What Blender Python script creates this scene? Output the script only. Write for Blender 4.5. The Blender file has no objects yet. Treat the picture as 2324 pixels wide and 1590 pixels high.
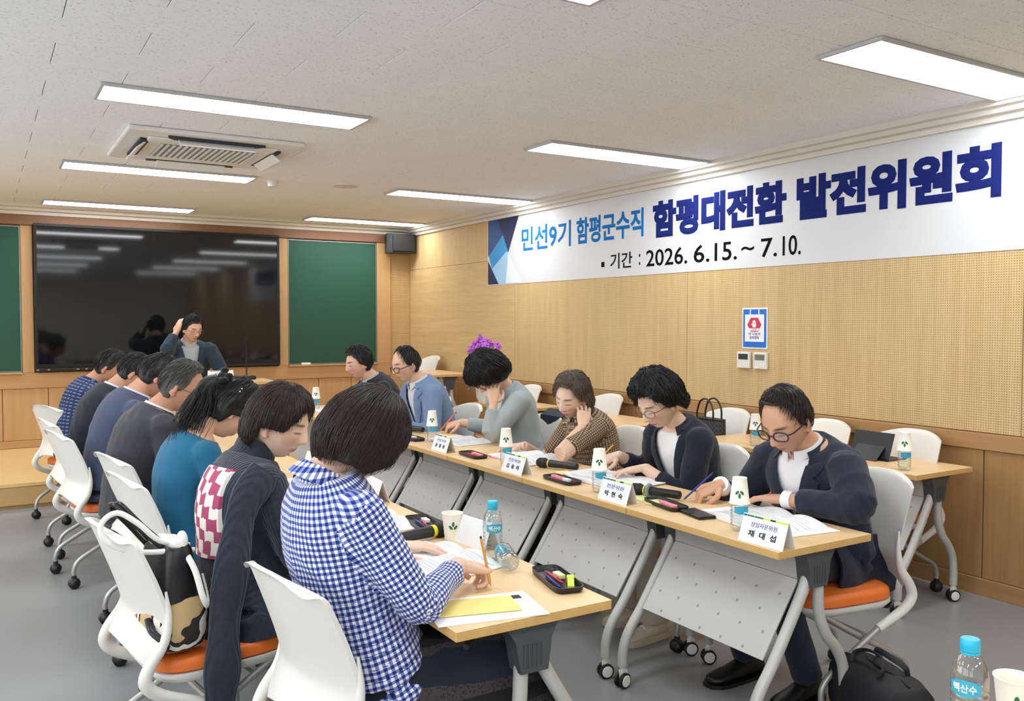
import bpy, bmesh, math, random
from math import sin, cos, pi, radians, sqrt, exp
from mathutils import Vector, Matrix, Euler, noise

random.seed(7)
SC = bpy.context.scene
COL = SC.collection

# ---------------------------------------------------------------- camera
cam_d = bpy.data.cameras.new('camera')
cam_d.sensor_width = 36.0
cam_d.lens = 36.0 * 1967.0 / 2324.0
cam_d.clip_start = 0.05
cam = bpy.data.objects.new('camera', cam_d)
COL.objects.link(cam)
cam.location = (0, 0, 1.53)
cam.rotation_euler = (radians(90) - math.atan(69 / 1967), 0, -radians(31.4))
SC.camera = cam

# ---------------------------------------------------------------- world, exposure
w = bpy.data.worlds.new('world')
SC.world = w
w.use_nodes = True
w.node_tree.nodes['Background'].inputs[0].default_value = (0.9, 0.95, 1.0, 1)
w.node_tree.nodes['Background'].inputs[1].default_value = 3.2
SC.view_settings.view_transform = 'Standard'
SC.view_settings.look = 'None'
SC.view_settings.gamma = 1.0
SC.view_settings.use_curve_mapping = False
SC.view_settings.exposure = 0.52
cy = SC.cycles
cy.max_bounces = 7; cy.diffuse_bounces = 6; cy.glossy_bounces = 2; cy.transmission_bounces = 5; cy.transparent_max_bounces = 8
cy.caustics_reflective = False; cy.caustics_refractive = False
cy.use_adaptive_sampling = True; cy.adaptive_threshold = 0.03
LIGHT_POWER = 12.5          # emission strength of the ceiling panels
ROW_POWER = 1.0

XW, YF, ZC = 4.715, 10.25, 2.70      # right wall, front wall, ceiling
XL, YB = -2.35, -4.2                  # left wall, back wall (behind the camera)

# ---------------------------------------------------------------- materials
MATS = {}
def srgb(c):
    if isinstance(c, str):
        c = [int(c[i:i + 2], 16) / 255 for i in (0, 2, 4)]
    return tuple((x / 12.92 if x <= 0.04045 else ((x + 0.055) / 1.055) ** 2.4) for x in c)

class NT:
    def __init__(s, name):
        s.m = bpy.data.materials.new(name); s.m.use_nodes = True
        s.t = s.m.node_tree; s.n = s.t.nodes; s.l = s.t.links
        s.b = s.n['Principled BSDF']
    def node(s, typ, **kw):
        n = s.n.new(typ)
        for k, v in kw.items():
            if hasattr(n, k): setattr(n, k, v)
        return n
    def link(s, a, b): s.l.new(a, b)
    def coord(s, kind='Object'):
        return s.node('ShaderNodeTexCoord').outputs[kind]
    def mapping(s, src, scale=(1, 1, 1), rot=(0, 0, 0), loc=(0, 0, 0)):
        m = s.node('ShaderNodeMapping')
        m.inputs['Scale'].default_value = scale; m.inputs['Rotation'].default_value = rot; m.inputs['Location'].default_value = loc
        s.link(src, m.inputs['Vector']); return m.outputs[0]
    def noise(s, vec, scale=5, detail=3, rough=.5, dist=0):
        n = s.node('ShaderNodeTexNoise'); n.inputs['Scale'].default_value = scale
        n.inputs['Detail'].default_value = detail; n.inputs['Roughness'].default_value = rough; n.inputs['Distortion'].default_value = dist
        s.link(vec, n.inputs['Vector']); return n.outputs['Fac']
    def ramp(s, fac, stops):
        r = s.node('ShaderNodeValToRGB'); e = r.color_ramp.elements
        while len(e) < len(stops): e.new(.5)
        for x, (p, c) in zip(e, stops):
            x.position = p; x.color = tuple(c) + (1,) if len(c) == 3 else c
        s.link(fac, r.inputs[0]); return r.outputs[0]
    def math(s, op, a, b=None, clamp=False):
        m = s.node('ShaderNodeMath', operation=op); m.use_clamp = clamp
        for i, v in enumerate((a, b)):
            if v is None: continue
            if isinstance(v, (int, float)): m.inputs[i].default_value = v
            else: s.link(v, m.inputs[i])
        return m.outputs[0]
    def mix(s, fac, a, b):
        m = s.node('ShaderNodeMix', data_type='RGBA')
        for sock, v in ((m.inputs[0], fac), (m.inputs[6], a), (m.inputs[7], b)):
            if isinstance(v, (int, float)): sock.default_value = v
            elif isinstance(v, (tuple, list)): sock.default_value = tuple(v) + (1,) if len(v) == 3 else v
            else: s.link(v, sock)
        return m.outputs[2]
    def sep(s, vec):
        n = s.node('ShaderNodeSeparateXYZ'); s.link(vec, n.inputs[0]); return n.outputs
    def comb(s, x, y, z):
        n = s.node('ShaderNodeCombineXYZ')
        for i, v in enumerate((x, y, z)):
            if isinstance(v, (int, float)): n.inputs[i].default_value = v
            else: s.link(v, n.inputs[i])
        return n.outputs[0]
    def bump(s, h, strength=.2, dist=.01):
        b = s.node('ShaderNodeBump'); b.inputs['Strength'].default_value = strength; b.inputs['Distance'].default_value = dist
        s.link(h, b.inputs['Height']); s.link(b.outputs[0], s.b.inputs['Normal'])
    def color(s, c):
        if isinstance(c, (tuple, list)): s.b.inputs['Base Color'].default_value = tuple(c) + (1,)
        else: s.link(c, s.b.inputs['Base Color'])
    def set(s, rough=.5, metal=0, spec=None, coat=None, sheen=None, trans=None, ior=None):
        s.b.inputs['Roughness'].default_value = rough; s.b.inputs['Metallic'].default_value = metal
        if spec is not None: s.b.inputs['Specular IOR Level'].default_value = spec
        if coat is not None: s.b.inputs['Coat Weight'].default_value = coat
        if sheen is not None: s.b.inputs['Sheen Weight'].default_value = sheen
        if trans is not None: s.b.inputs['Transmission Weight'].default_value = trans
        if ior is not None: s.b.inputs['IOR'].default_value = ior
    def done(s, key): MATS[key] = s.m; return s.m

def plain(key, col, rough=.5, metal=0, var=.06, scale=8, bump=0, bscale=200, spec=None, coat=None):
    t = NT(key); c = srgb(col); o = t.coord()
    f = t.noise(o, scale, 3)
    t.color(t.mix(f, tuple(x * (1 - var) for x in c), tuple(min(1, x * (1 + var)) for x in c)))
    t.set(rough, metal, spec, coat)
    if bump: t.bump(t.noise(o, bscale, 2), bump, .002)
    return t.done(key)

def fabric(key, col, rough=.85, var=.1, weave=900, sheen=.15):
    t = NT(key); c = srgb(col); o = t.coord()
    f = t.noise(o, 18, 4); g = t.noise(t.mapping(o, (1, 1, 1)), weave * .5, 2)
    h = t.math('ADD', t.math('MULTIPLY', f, .6), t.math('MULTIPLY', g, .4))
    t.color(t.mix(h, tuple(x * (1 - var) for x in c), tuple(min(1, x * (1 + var)) for x in c)))
    t.set(rough, sheen=sheen, spec=.25)
    t.bump(t.math('ADD', g, t.math('MULTIPLY', t.noise(o, 14, 3, .5, .6), 2.5)), .35, .004)
    return t.done(key)

def wood(key, light, dark, axis='x', scale=1.0, rough=.42, spec=.4, ring=1.0):
    # grain runs along the given axis of the object's own space
    t = NT(key); o = t.coord(); L, D = srgb(light), srgb(dark)
    st = {'x': (.6, 14, 14), 'y': (14, .6, 14), 'z': (14, 14, .6)}[axis]
    v = t.mapping(o, tuple(q * scale for q in st))
    a = t.noise(v, 1.0, 5, .6, .4); b = t.noise(v, 5.0, 3, .6)
    f = t.math('ADD', t.math('MULTIPLY', a, .7), t.math('MULTIPLY', b, .3))
    t.color(t.ramp(f, [(.25, D), (.5, tuple((x + y) / 2 for x, y in zip(L, D))), (.72, L)]))
    t.set(rough, spec=spec); t.bump(b, .06, .002)
    return t.done(key)

# surfaces of the room
wood('table_wood', 'E6C79B', 'D8B483', 'x', 1.4, .38)
wood('table_edge', 'D9B274', 'C79C5C', 'x', 1.4, .45)
wood('oak_v', 'B38A5C', '9A7146', 'z', 1.0, .45)
wood('oak_h', 'B68D60', '9F774C', 'y', 1.0, .45)
wood('oak_hx', 'C69E70', 'B28A5A', 'x', 1.0, .45)
wood('oak_vx', 'C8A274', 'B48C5E', 'z', 1.0, .45)
wood('beam', '8A6247', '77523A', 'x', .8, .5)
wood('stage_wood', 'E3C28A', 'D3AE74', 'x', .9, .35)
wood('stage_side', 'C8A470', 'B8935E', 'x', .9, .45)

def perforated(key, grain):
    t = NT(key); o = t.coord(); x, y, z = t.sep(o)
    L, D = srgb('DCC090'), srgb('C0A06E')
    st = (8, 16, .9) if grain == 'z' else (8, .9, 16)
    v = t.mapping(o, st); a = t.noise(v, 1, 5, .65, .3); b = t.noise(v, 5, 3, .6)
    f = t.math('ADD', t.math('MULTIPLY', a, .65), t.math('MULTIPLY', b, .35))
    base = t.ramp(f, [(.28, D), (.5, tuple((p + q) / 2 for p, q in zip(L, D))), (.72, L)])
    n = 1 / .0138
    fy = t.math('SUBTRACT', t.math('FRACT', t.math('MULTIPLY', y, n)), .5)
    fz = t.math('SUBTRACT', t.math('FRACT', t.math('MULTIPLY', z, n)), .5)
    d = t.math('SQRT', t.math('ADD', t.math('MULTIPLY', fy, fy), t.math('MULTIPLY', fz, fz)))
    hole = t.math('SUBTRACT', 1, t.math('MULTIPLY', t.math('SUBTRACT', d, .17), 12, True), True)
    t.color(t.mix(hole, base, srgb('977348'))); t.set(.55, spec=.3)
    t.bump(t.math('SUBTRACT', 1, hole), .5, .004)
    t.done(key)
perforated('perf_v', 'z'); perforated('perf_h', 'y')

t = NT('floor'); o = t.coord()
f = t.noise(o, 1.2, 4, .6); g = t.noise(o, 160, 2)
t.color(t.mix(t.math('ADD', t.math('MULTIPLY', f, .7), t.math('MULTIPLY', g, .3)), srgb('838485'), srgb('909293')))
t.set(.34, spec=.45); t.bump(g, .04, .001); t.done('floor')

t = NT('ceiling_tile'); o = t.coord()
info = t.node('ShaderNodeObjectInfo')
off = t.node('ShaderNodeVectorMath', operation='ADD'); t.link(o, off.inputs[0]); t.link(info.outputs['Location'], off.inputs[1])
v = off.outputs[0]
fis = t.noise(t.mapping(v, (75, 170, 1)), 1.0, 2, .5)
fm = t.ramp(fis, [(.0, (0, 0, 0)), (.33, (0, 0, 0)), (.36, (1, 1, 1))])
big = t.noise(v, 3, 2)
t.color(t.mix(fm, srgb('C2BFBA'), t.mix(big, srgb('EEF1F4'), srgb('F4F7FA'))))
t.set(.9, spec=.2); t.bump(fm, .25, .002); t.done('ceiling_tile')

plain('ceiling_back', '8d8983', .9)
plain('white_paint', 'E2DED6', .7, bump=.05)
plain('cornice', 'D8D3C9', .55)
plain('wall_paint', 'E4DECF', .8, bump=.04)
plain('chalk_green', '22503D', .55, var=.12, scale=2.2, spec=.35)
plain('black_bezel', '0c0d10', .3)
t = NT('screen'); t.color(srgb('0b0d10')); o = t.coord()
t.set(.055, spec=.6); t.done('screen')
plain('steel_trim', '9a9c9c', .35, .8)

# furniture
plain('white_plastic', 'DCDAD3', .38, var=.02, spec=.45)
plain('orange_vinyl', 'E0702A', .45, var=.08, bump=.12, bscale=500)
plain('grey_metal', 'B4B4B2', .38, .55, var=.03)
plain('leg_paint', 'BDBCB8', .4, .15, var=.03)
plain('dark_bracket', '46494D', .45, var=.08)
plain('black_plastic', '17181a', .4)
plain('black_rubber', '131313', .65)
plain('wheel_white', 'E8E6E2', .4)
t = NT('modesty_panel'); o = t.coord(); x, y, z = t.sep(o)
fx = t.math('SUBTRACT', t.math('FRACT', t.math('ADD', t.math('MULTIPLY', x, 9), t.math('MULTIPLY', t.math('FLOOR', t.math('MULTIPLY', z, 16)), .5))), .5)
fz = t.math('SUBTRACT', t.math('FRACT', t.math('MULTIPLY', z, 16)), .5)
fx = t.math('MULTIPLY', fx, 1.6)
d = t.math('SQRT', t.math('ADD', t.math('MULTIPLY', fx, fx), t.math('MULTIPLY', fz, fz)))
dot = t.math('SUBTRACT', 1, t.math('MULTIPLY', t.math('SUBTRACT', d, .055), 25, True), True)
t.color(t.mix(dot, srgb('BEBDB9'), srgb('8F8F8D'))); t.set(.45, .1); t.bump(t.math('SUBTRACT', 1, dot), .4, .003); t.done('modesty_panel')

# small things
plain('paper', 'E7E8EA', .7, var=.015, scale=3)
plain('paper_edge', 'D9D9DC', .8)
plain('ink', '2a2d3c', .8); plain('ink_blue', '34408c', .7); plain('ink_grey', 'C3C7D0', .8)
plain('yellow_paper', 'F0D985', .7); plain('pink_paper', 'F0909C', .6); plain('green_leaf', '2E6B45', .5)
plain('lime', 'C9E03A', .45); plain('eraser', 'E9D796', .7); plain('pen_blue', '2A2C86', .35); plain('pen_red', 'C22A44', .35)
plain('pencil_wood', 'D59A4A', .5); plain('pen_orange', 'E8742C', .4); plain('yellow_ring', 'E8E020', .45)
plain('cup_paper', 'F4F1E6', .6, var=.01)
plain('cap_cyan', '25B4D8', .35, var=.04); plain('label_blue', '3CA4C4', .45, var=.15, scale=60)
plain('banner_white', 'D2D3D6', .55, var=.01); plain('navy_print', '1B2668', .9, spec=.1); plain('blue_print', '1f6fb8', .9, spec=.1); plain('black_print', '0d0d0f', .9, spec=.1)
plain('tri_a', '17427f', .5, var=.3, scale=3); plain('tri_b', '2E8CCB', .5, var=.25, scale=3); plain('tri_c', '9CC6E4', .5, var=.2, scale=3)
plain('tri_d', '1d2150', .5, var=.2, scale=3); plain('tri_e', 'DCE3EA', .5, var=.05)
plain('sign_blue', '1E6BC6', .4); plain('sign_red', 'C9354F', .5); plain('lcd', '6F7568', .25); plain('lcd_dark', '3a3d40', .25)
plain('orchid', 'B45CC8', .6, var=.3, scale=40); plain('orchid_dark', '6a1f72', .6); plain('stem_green', '5c7a3c', .6)
plain('pot_white', 'EDEBE4', .3); plain('soil', '1d1712', .9)
plain('leather_black', '141314', .32, var=.15, bump=.15, bscale=300); plain('bag_cloth', '1a1b20', .7, bump=.2)
plain('strap_white', 'ECEAE4', .5); plain('gold', 'B89A4C', .3, .9); plain('tablet_black', '1c1d20', .5)
plain('chrome', 'c8c8c8', .2, .9)
plain('lamp_frame', 'B9BABB', .45); plain('ac_white', 'E4E3E0', .45); plain('ac_grey', '85898c', .6); plain('ac_dark', '2c3038', .6)

t = NT('plastic_clear'); tr = t.node('ShaderNodeBsdfTransparent'); tr.inputs[0].default_value = (.90, .94, .95, 1); gl = t.node('ShaderNodeBsdfGlossy'); gl.inputs['Roughness'].default_value = .08
lw = t.node('ShaderNodeLayerWeight'); lw.inputs[0].default_value = .32; mx = t.node('ShaderNodeMixShader'); fac = t.math('ADD', t.math('MULTIPLY', lw.outputs['Facing'], .75), .06)
t.link(fac, mx.inputs[0]); t.link(tr.outputs[0], mx.inputs[1]); t.link(gl.outputs[0], mx.inputs[2]); t.link(mx.outputs[0], t.n['Material Output'].inputs[0]); t.done('plastic_clear')
t = NT('lens'); tr = t.node('ShaderNodeBsdfTransparent'); gl = t.node('ShaderNodeBsdfGlossy'); mx = t.node('ShaderNodeMixShader')
gl.inputs['Roughness'].default_value = .03; mx.inputs[0].default_value = .07; t.link(tr.outputs[0], mx.inputs[1]); t.link(gl.outputs[0], mx.inputs[2])
t.link(mx.outputs[0], t.n['Material Output'].inputs[0]); t.done('lens')
t = NT('lamp'); t.color((1, 1, 1)); t.b.inputs['Emission Color'].default_value = (.93, .97, 1.0, 1); t.b.inputs['Emission Strength'].default_value = LIGHT_POWER; t.done('lamp')

def weave_bag(key, a, b, n=120):
    t = NT(key); o = t.coord(); c = t.node('ShaderNodeTexChecker'); t.link(o, c.inputs[0])
    c.inputs['Scale'].default_value = n; c.inputs[1].default_value = srgb(a) + (1,); c.inputs[2].default_value = srgb(b) + (1,)
    t.color(c.outputs[0]); t.set(.6); t.done(key)
weave_bag('bag_check', '3b3b3e', '1d1d20', 60)
t = NT('tan_plaid'); o = t.coord(); x, y, z = t.sep(o)
wv = t.noise(o, 9, 2)
s1 = t.math('FRACT', t.math('ADD', t.math('MULTIPLY', t.math('ADD', x, t.math('MULTIPLY', wv, .10)), 9), t.math('MULTIPLY', z, 4)))
t.color(t.ramp(s1, [(0, srgb('BFA375')), (.55, srgb('C2A67A')), (.57, srgb('1c1a18')), (.66, srgb('1c1a18')), (.67, srgb('E4DED0')), (.80, srgb('E8E2D6')), (.81, srgb('2a2422')), (.9, srgb('2a2422')), (.92, srgb('BFA375'))]))
t.b.inputs['Roughness'].default_value = .8
t.n[-1].name = t.n[-1].name
for nd in t.n:
    if nd.type == 'VALTORGB': nd.color_ramp.interpolation = 'CONSTANT'
t.done('tan_plaid')

# a scratch scene in which lettering and remeshed shapes are evaluated; removed at the end
SCR = bpy.data.scenes.new('scratch')
def evaluated_mesh(o):
    SCR.collection.objects.link(o); vl = SCR.view_layers[0]; vl.update()
    me = bpy.data.meshes.new_from_object(o.evaluated_get(vl.depsgraph)); return me
# ---------------------------------------------------------------- mesh builder
class MB:
    def __init__(s): s.v = []; s.f = []; s.m = []
    def add(s, vs, fs, mi=0):
        b = len(s.v); s.v += [tuple(p) for p in vs]
        s.f += [tuple(b + i for i in f) for f in fs]; s.m += [mi] * len(fs); return s
    def box(s, x0, x1, y0, y1, z0, z1, mi=0, M=None):
        vs = [Vector((x, y, z)) for x in (x0, x1) for y in (y0, y1) for z in (z0, z1)]
        if M is not None: vs = [M @ p for p in vs]
        return s.add(vs, [(0, 1, 3, 2), (4, 6, 7, 5), (0, 4, 5, 1), (2, 3, 7, 6), (0, 2, 6, 4), (1, 5, 7, 3)], mi)
    def cbox(s, x0, x1, y0, y1, z0, z1, b=.004, mi=0, M=None):
        # box with chamfered edges
        bm = bmesh.new(); bmesh.ops.create_cube(bm, size=1)
        for v in bm.verts:
            v.co = ((x0 + x1) / 2 + v.co.x * (x1 - x0), (y0 + y1) / 2 + v.co.y * (y1 - y0), (z0 + z1) / 2 + v.co.z * (z1 - z0))
        bmesh.ops.bevel(bm, geom=bm.edges[:], offset=b, segments=2, affect='EDGES', profile=.5)
        bm.verts.index_update()
        vs = [v.co.copy() for v in bm.verts]
        if M is not None: vs = [M @ p for p in vs]
        s.add(vs, [[v.index for v in f.verts] for f in bm.faces], mi); bm.free(); return s
    def rings(s, rs, cap=True, mi=0, closed=True):
        n = len(rs[0]); vs = [p for r in rs for p in r]; fs = []
        for i in range(len(rs) - 1):
            for j in range(n if closed else n - 1):
                k = (j + 1) % n
                fs.append((i * n + j, i * n + k, (i + 1) * n + k, (i + 1) * n + j))
        if cap and closed:
            fs.append(tuple(reversed(range(n)))); fs.append(tuple((len(rs) - 1) * n + j for j in range(n)))
        return s.add(vs, fs, mi)
    def tube(s, pts, r, n=10, mi=0, cap=True, flat=1.0, ref=None):
        pts = [Vector(p) for p in pts]; N = len(pts)
        if not isinstance(r, (list, tuple)): r = [r] * N
        rs = []; prev = None
        for i, p in enumerate(pts):
            T = (pts[min(i + 1, N - 1)] - pts[max(i - 1, 0)]).normalized()
            if prev is None:
                a = Vector(ref) if ref is not None else (Vector((0, 0, 1)) if abs(T.z) < .9 else Vector((1, 0, 0)))
                U = (a - T * a.dot(T)).normalized()
            else: U = (prev - T * prev.dot(T)).normalized()
            prev = U; V = T.cross(U)
            rs.append([p + (U * cos(2 * pi * j / n) * flat + V * sin(2 * pi * j / n)) * r[i] for j in range(n)])
        return s.rings(rs, cap, mi)
    def lathe(s, prof, n=20, M=None, mi=0, cap=True):
        rs = [[Vector((r * cos(2 * pi * j / n), r * sin(2 * pi * j / n), z)) for j in range(n)] for r, z in prof]
        if M is not None: rs = [[M @ p for p in r] for r in rs]
        return s.rings(rs, cap, mi)
    def ell(s, c, r, n=16, m=10, R=None, mi=0):
        c = Vector(c); vs = []; fs = []
        for i in range(m + 1):
            th = pi * i / m
            for j in range(n):
                ph = 2 * pi * j / n
                p = Vector((r[0] * sin(th) * cos(ph), r[1] * sin(th) * sin(ph), r[2] * cos(th)))
                if R is not None: p = R @ p
                vs.append(c + p)
        for i in range(m):
            for j in range(n):
                k = (j + 1) % n
                fs.append((i * n + j, (i + 1) * n + j, (i + 1) * n + k, i * n + k))
        return s.add(vs, fs, mi)
    def prism(s, poly, z0, z1, M=None, mi=0):
        n = len(poly); vs = [Vector((x, y, z)) for z in (z0, z1) for x, y in poly]
        if M is not None: vs = [M @ p for p in vs]
        fs = [tuple(reversed(range(n))), tuple(range(n, 2 * n))] + [(i, (i + 1) % n, n + (i + 1) % n, n + i) for i in range(n)]
        return s.add(vs, fs, mi)
    def grid(s, P, mi=0):
        n = len(P[0]); vs = [p for r in P for p in r]
        fs = [(i * n + j, i * n + j + 1, (i + 1) * n + j + 1, (i + 1) * n + j) for i in range(len(P) - 1) for j in range(n - 1)]
        return s.add(vs, fs, mi)
    def slab(s, P, Q, mi=0):
        # closed sheet between two grids of the same size
        a, n = len(P), len(P[0]); b = a * n
        vs = [p for r in P for p in r] + [p for r in Q for p in r]; fs = []
        for i in range(a - 1):
            for j in range(n - 1):
                q = (i * n + j, i * n + j + 1, (i + 1) * n + j + 1, (i + 1) * n + j)
                fs.append(q); fs.append(tuple(b + k for k in reversed(q)))
        rim = [j for j in range(n)] + [i * n + n - 1 for i in range(1, a)] + [(a - 1) * n + j for j in range(n - 2, -1, -1)] + [i * n for i in range(a - 2, 0, -1)]
        for k in range(len(rim)):
            p, q = rim[k], rim[(k + 1) % len(rim)]
            fs.append((q, p, b + p, b + q))
        return s.add(vs, fs, mi)
    def mesh(s, name='m', mats=(), smooth=False):
        me = bpy.data.meshes.new(name); me.from_pydata(s.v, [], s.f)
        for m in mats: me.materials.append(MATS[m] if isinstance(m, str) else m)
        if len(mats) > 1: me.polygons.foreach_set('material_index', s.m)
        if smooth:
            me.polygons.foreach_set('use_smooth', [True] * len(me.polygons))
        me.update()
        bm = bmesh.new(); bm.from_mesh(me); bmesh.ops.recalc_face_normals(bm, faces=bm.faces[:]); bm.to_mesh(me); bm.free()
        if smooth: sharp(me)
        return me

def sharp(me, ang=42):
    try: me.set_sharp_from_angle(angle=radians(ang))
    except Exception: pass

def obj(name, data, mats=None, parent=None, smooth=False, loc=None, rot=None):
    if isinstance(data, MB):
        if isinstance(mats, str): mats = (mats,)
        data = data.mesh(name, mats or (), smooth)
    o = bpy.data.objects.new(name, data); COL.objects.link(o)
    if parent is not None: o.parent = parent
    if loc is not None: o.location = loc
    if rot is not None: o.rotation_euler = rot
    return o
def tag(o, label, cat, group=None):
    o['label'] = label; o['category'] = cat
    if group: o['group'] = group
    return o
def thing(name, label, cat, loc=(0, 0, 0), rz=0, group=None):
    o = bpy.data.objects.new(name, None); COL.objects.link(o); o.empty_display_size = .05
    o.location = loc; o.rotation_euler = (0, 0, rz)
    return tag(o, label, cat, group)
def struct(name, data, mats=None, **k):
    o = obj(name, data, mats, **k); o['kind'] = 'structure'; return o
def dup(root, loc, rz, label, group=None, rot=None):
    r = root.copy(); COL.objects.link(r); r.location = loc; r.rotation_euler = rot if rot else (0, 0, rz)
    r['label'] = label
    if group: r['group'] = group
    for ch in list(root.children):
        c = ch.copy(); COL.objects.link(c); c.parent = r
        for g in list(ch.children):
            d = g.copy(); COL.objects.link(d); d.parent = c
    return r
def arc(c, r, a0, a1, n, plane='yz', x=0):
    out = []
    for i in range(n + 1):
        a = radians(a0 + (a1 - a0) * i / n)
        out.append((x, c[0] + r * cos(a), c[1] + r * sin(a)))
    return out
def smooth_path(pts, n=6):
    # Catmull-Rom through the points
    P = [Vector(p) for p in pts]; P = [P[0] * 2 - P[1]] + P + [P[-1] * 2 - P[-2]]; out = []
    for i in range(1, len(P) - 2):
        for k in range(n):
            t = k / n; a, b, c, d = P[i - 1], P[i], P[i + 1], P[i + 2]
            out.append(.5 * ((2 * b) + (c - a) * t + (2 * a - 5 * b + 4 * c - d) * t * t + (3 * b - a - 3 * c + d) * t ** 3))
    out.append(P[-2]); return out

TXT = []
def text_mesh(body, mat, bold=0.0, thick=.002):
    if not TXT:
        c = bpy.data.curves.new('lettering', 'FONT'); o = bpy.data.objects.new('lettering', c); SCR.collection.objects.link(o); TXT.extend((c, o))
    c, o = TXT
    c.body = body; c.bevel_depth = bold; c.bevel_resolution = 0; c.extrude = thick; c.resolution_u = 3
    vl = SCR.view_layers[0]; vl.update()
    me = bpy.data.meshes.new_from_object(o.evaluated_get(vl.depsgraph)); me.materials.clear(); me.materials.append(MATS[mat]); me.polygons.foreach_set('use_smooth', [False] * len(me.polygons))
    return me
def fit_text(body, mat, x0, x1, y0, y1, bold=0.0, thick=.001):
    # lettering scaled into a rectangle of the x-y plane, standing proud along +z
    me = text_mesh(body, mat, bold, .01)
    xs = [v.co.x for v in me.vertices]; ys = [v.co.y for v in me.vertices]
    a, b, c, d = min(xs), max(xs), min(ys), max(ys)
    for v in me.vertices:
        v.co = (x0 + (v.co.x - a) / (b - a) * (x1 - x0), y0 + (v.co.y - c) / (d - c) * (y1 - y0), thick * (.5 + v.co.z / .02))
    return me

# ================================================================ the room
fl = struct('floor', MB().box(XL, XW, YB, YF, -.06, 0), 'floor')
# right wall: backing, perforated upper panels, rail, wainscot panels, base
wr = struct('wall_right', MB().box(XW + .012, XW + .12, YB, YF + .12, 0, ZC + .05), 'oak_v')
def piece(name, parent, x0, x1, y0, y1, z0, z1, m, b=.0025):
    cx, cy, cz = (x0 + x1) / 2, (y0 + y1) / 2, (z0 + z1) / 2
    return obj(name, MB().cbox(x0 - cx, x1 - cx, y0 - cy, y1 - cy, z0 - cz, z1 - cz, b), m, parent, loc=(cx, cy, cz))
ys = [YF, 7.67, 5.09, 2.515, -.06, -2.64, YB]
for i in range(len(ys) - 1):
    a, b = ys[i + 1], ys[i]
    if i == 0:
        piece('perforated_panel', wr, XW, XW + .014, a + .002, b, .91, 2.17, 'perf_h')
        piece('perforated_panel', wr, XW, XW + .014, a + .002, b, 2.172, 2.63, 'perf_v')
    else:
        piece('perforated_panel', wr, XW, XW + .014, a + .002, b - .002, .91, 2.63, 'perf_v')
piece('chair_rail', wr, XW - .022, XW + .014, YB, 8.03, .815, .905, 'oak_h', .004)
y = 2.71 - .62 * 11
while y < YF - .01:
    y1 = min(y + .62, YF)
    if y1 > YB and y < YF:
        piece('wainscot_panel', wr, XW - .006, XW + .014, max(y, YB) + .003, y1 - .003, .1, .813, 'oak_v')
    y += .62
struct('baseboard_right', MB().cbox(XW - .014, XW + .014, YB, 8.03, .003, .098, .003), 'oak_h')
# front wall
wf = struct('wall_front', MB().box(XL, XW + .012, YF + .012, YF + .14, 0, ZC + .05), 'oak_vx')
for nm, x0, x1, y0, y1, z0, z1, m in [
    ('rail', XL, 4.43, YF - .03, YF + .014, .825, .985, 'oak_hx'),
    ('top_beam', XL, 4.43, YF - .05, YF + .014, 2.505, 2.63, 'beam'),
    ('post', .343, .45, YF - .025, YF + .014, .986, 2.504, 'oak_vx'),
    ('post', 2.995, 3.112, YF - .025, YF + .014, .986, 2.504, 'oak_vx'),
    ('post', 4.247, 4.43, YF - .03, YF + .014, .986, 2.504, 'oak_vx'),
    ('post', -.95, -.80, YF - .03, YF + .014, .986, 2.504, 'oak_vx'),
    ('side_panel', 4.432, XW - .002, YF - .004, YF + .014, .21, 2.63, 'perf_v'),
    ('side_panel', XL, -.952, YF - .004, YF + .014, .986, 2.504, 'perf_v'),
    ('frame_back', .452, 2.993, YF - .004, YF + .014, .986, 2.504, 'beam'),
    ('board_ledge', 3.112, 4.247, YF - .06, YF + .0, .975, .992, 'oak_hx'),
    ('board_ledge', -.80, .343, YF - .06, YF + .0, .975, .992, 'oak_hx')]:
    piece(nm, wf, x0, x1, y0, y1, z0, z1, m, .003)
x = .157 - .416 * 7
while x < 4.43:
    a, b = max(x, XL), min(x + .416, 4.43)
    if b > a + .05: piece('wainscot_panel', wf, a + .003, b - .003, YF - .012, YF + .014, .29, .822, 'oak_vx')
    x += .416
piece('skirting', wf, XL, 4.43, YF - .02, YF + .014, .212, .287, 'oak_hx')
for x0, x1, lab in [(3.116, 4.243, 'green chalkboard between the wooden posts right of the big screen'), (-.796, .339, 'green chalkboard left of the big screen, cut by the photo edge')]:
    cb = thing('chalkboard', lab, 'chalkboard', ((x0 + x1) / 2, YF - .004, .994), group='green chalkboards')
    W = (x1 - x0) / 2
    obj('writing_surface', MB().cbox(-W + .01, W - .01, -.012, 0, .012, 1.488, .002), 'chalk_green', cb)
    for a, b, c, d in ((-W, W, 0, .012), (-W, W, 1.488, 1.5), (-W, -W + .01, .012, 1.488), (W - .01, W, .012, 1.488)):
        obj('edge_trim', MB().cbox(a, b, -.018, 0, c, d, .002), 'steel_trim', cb)
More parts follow.
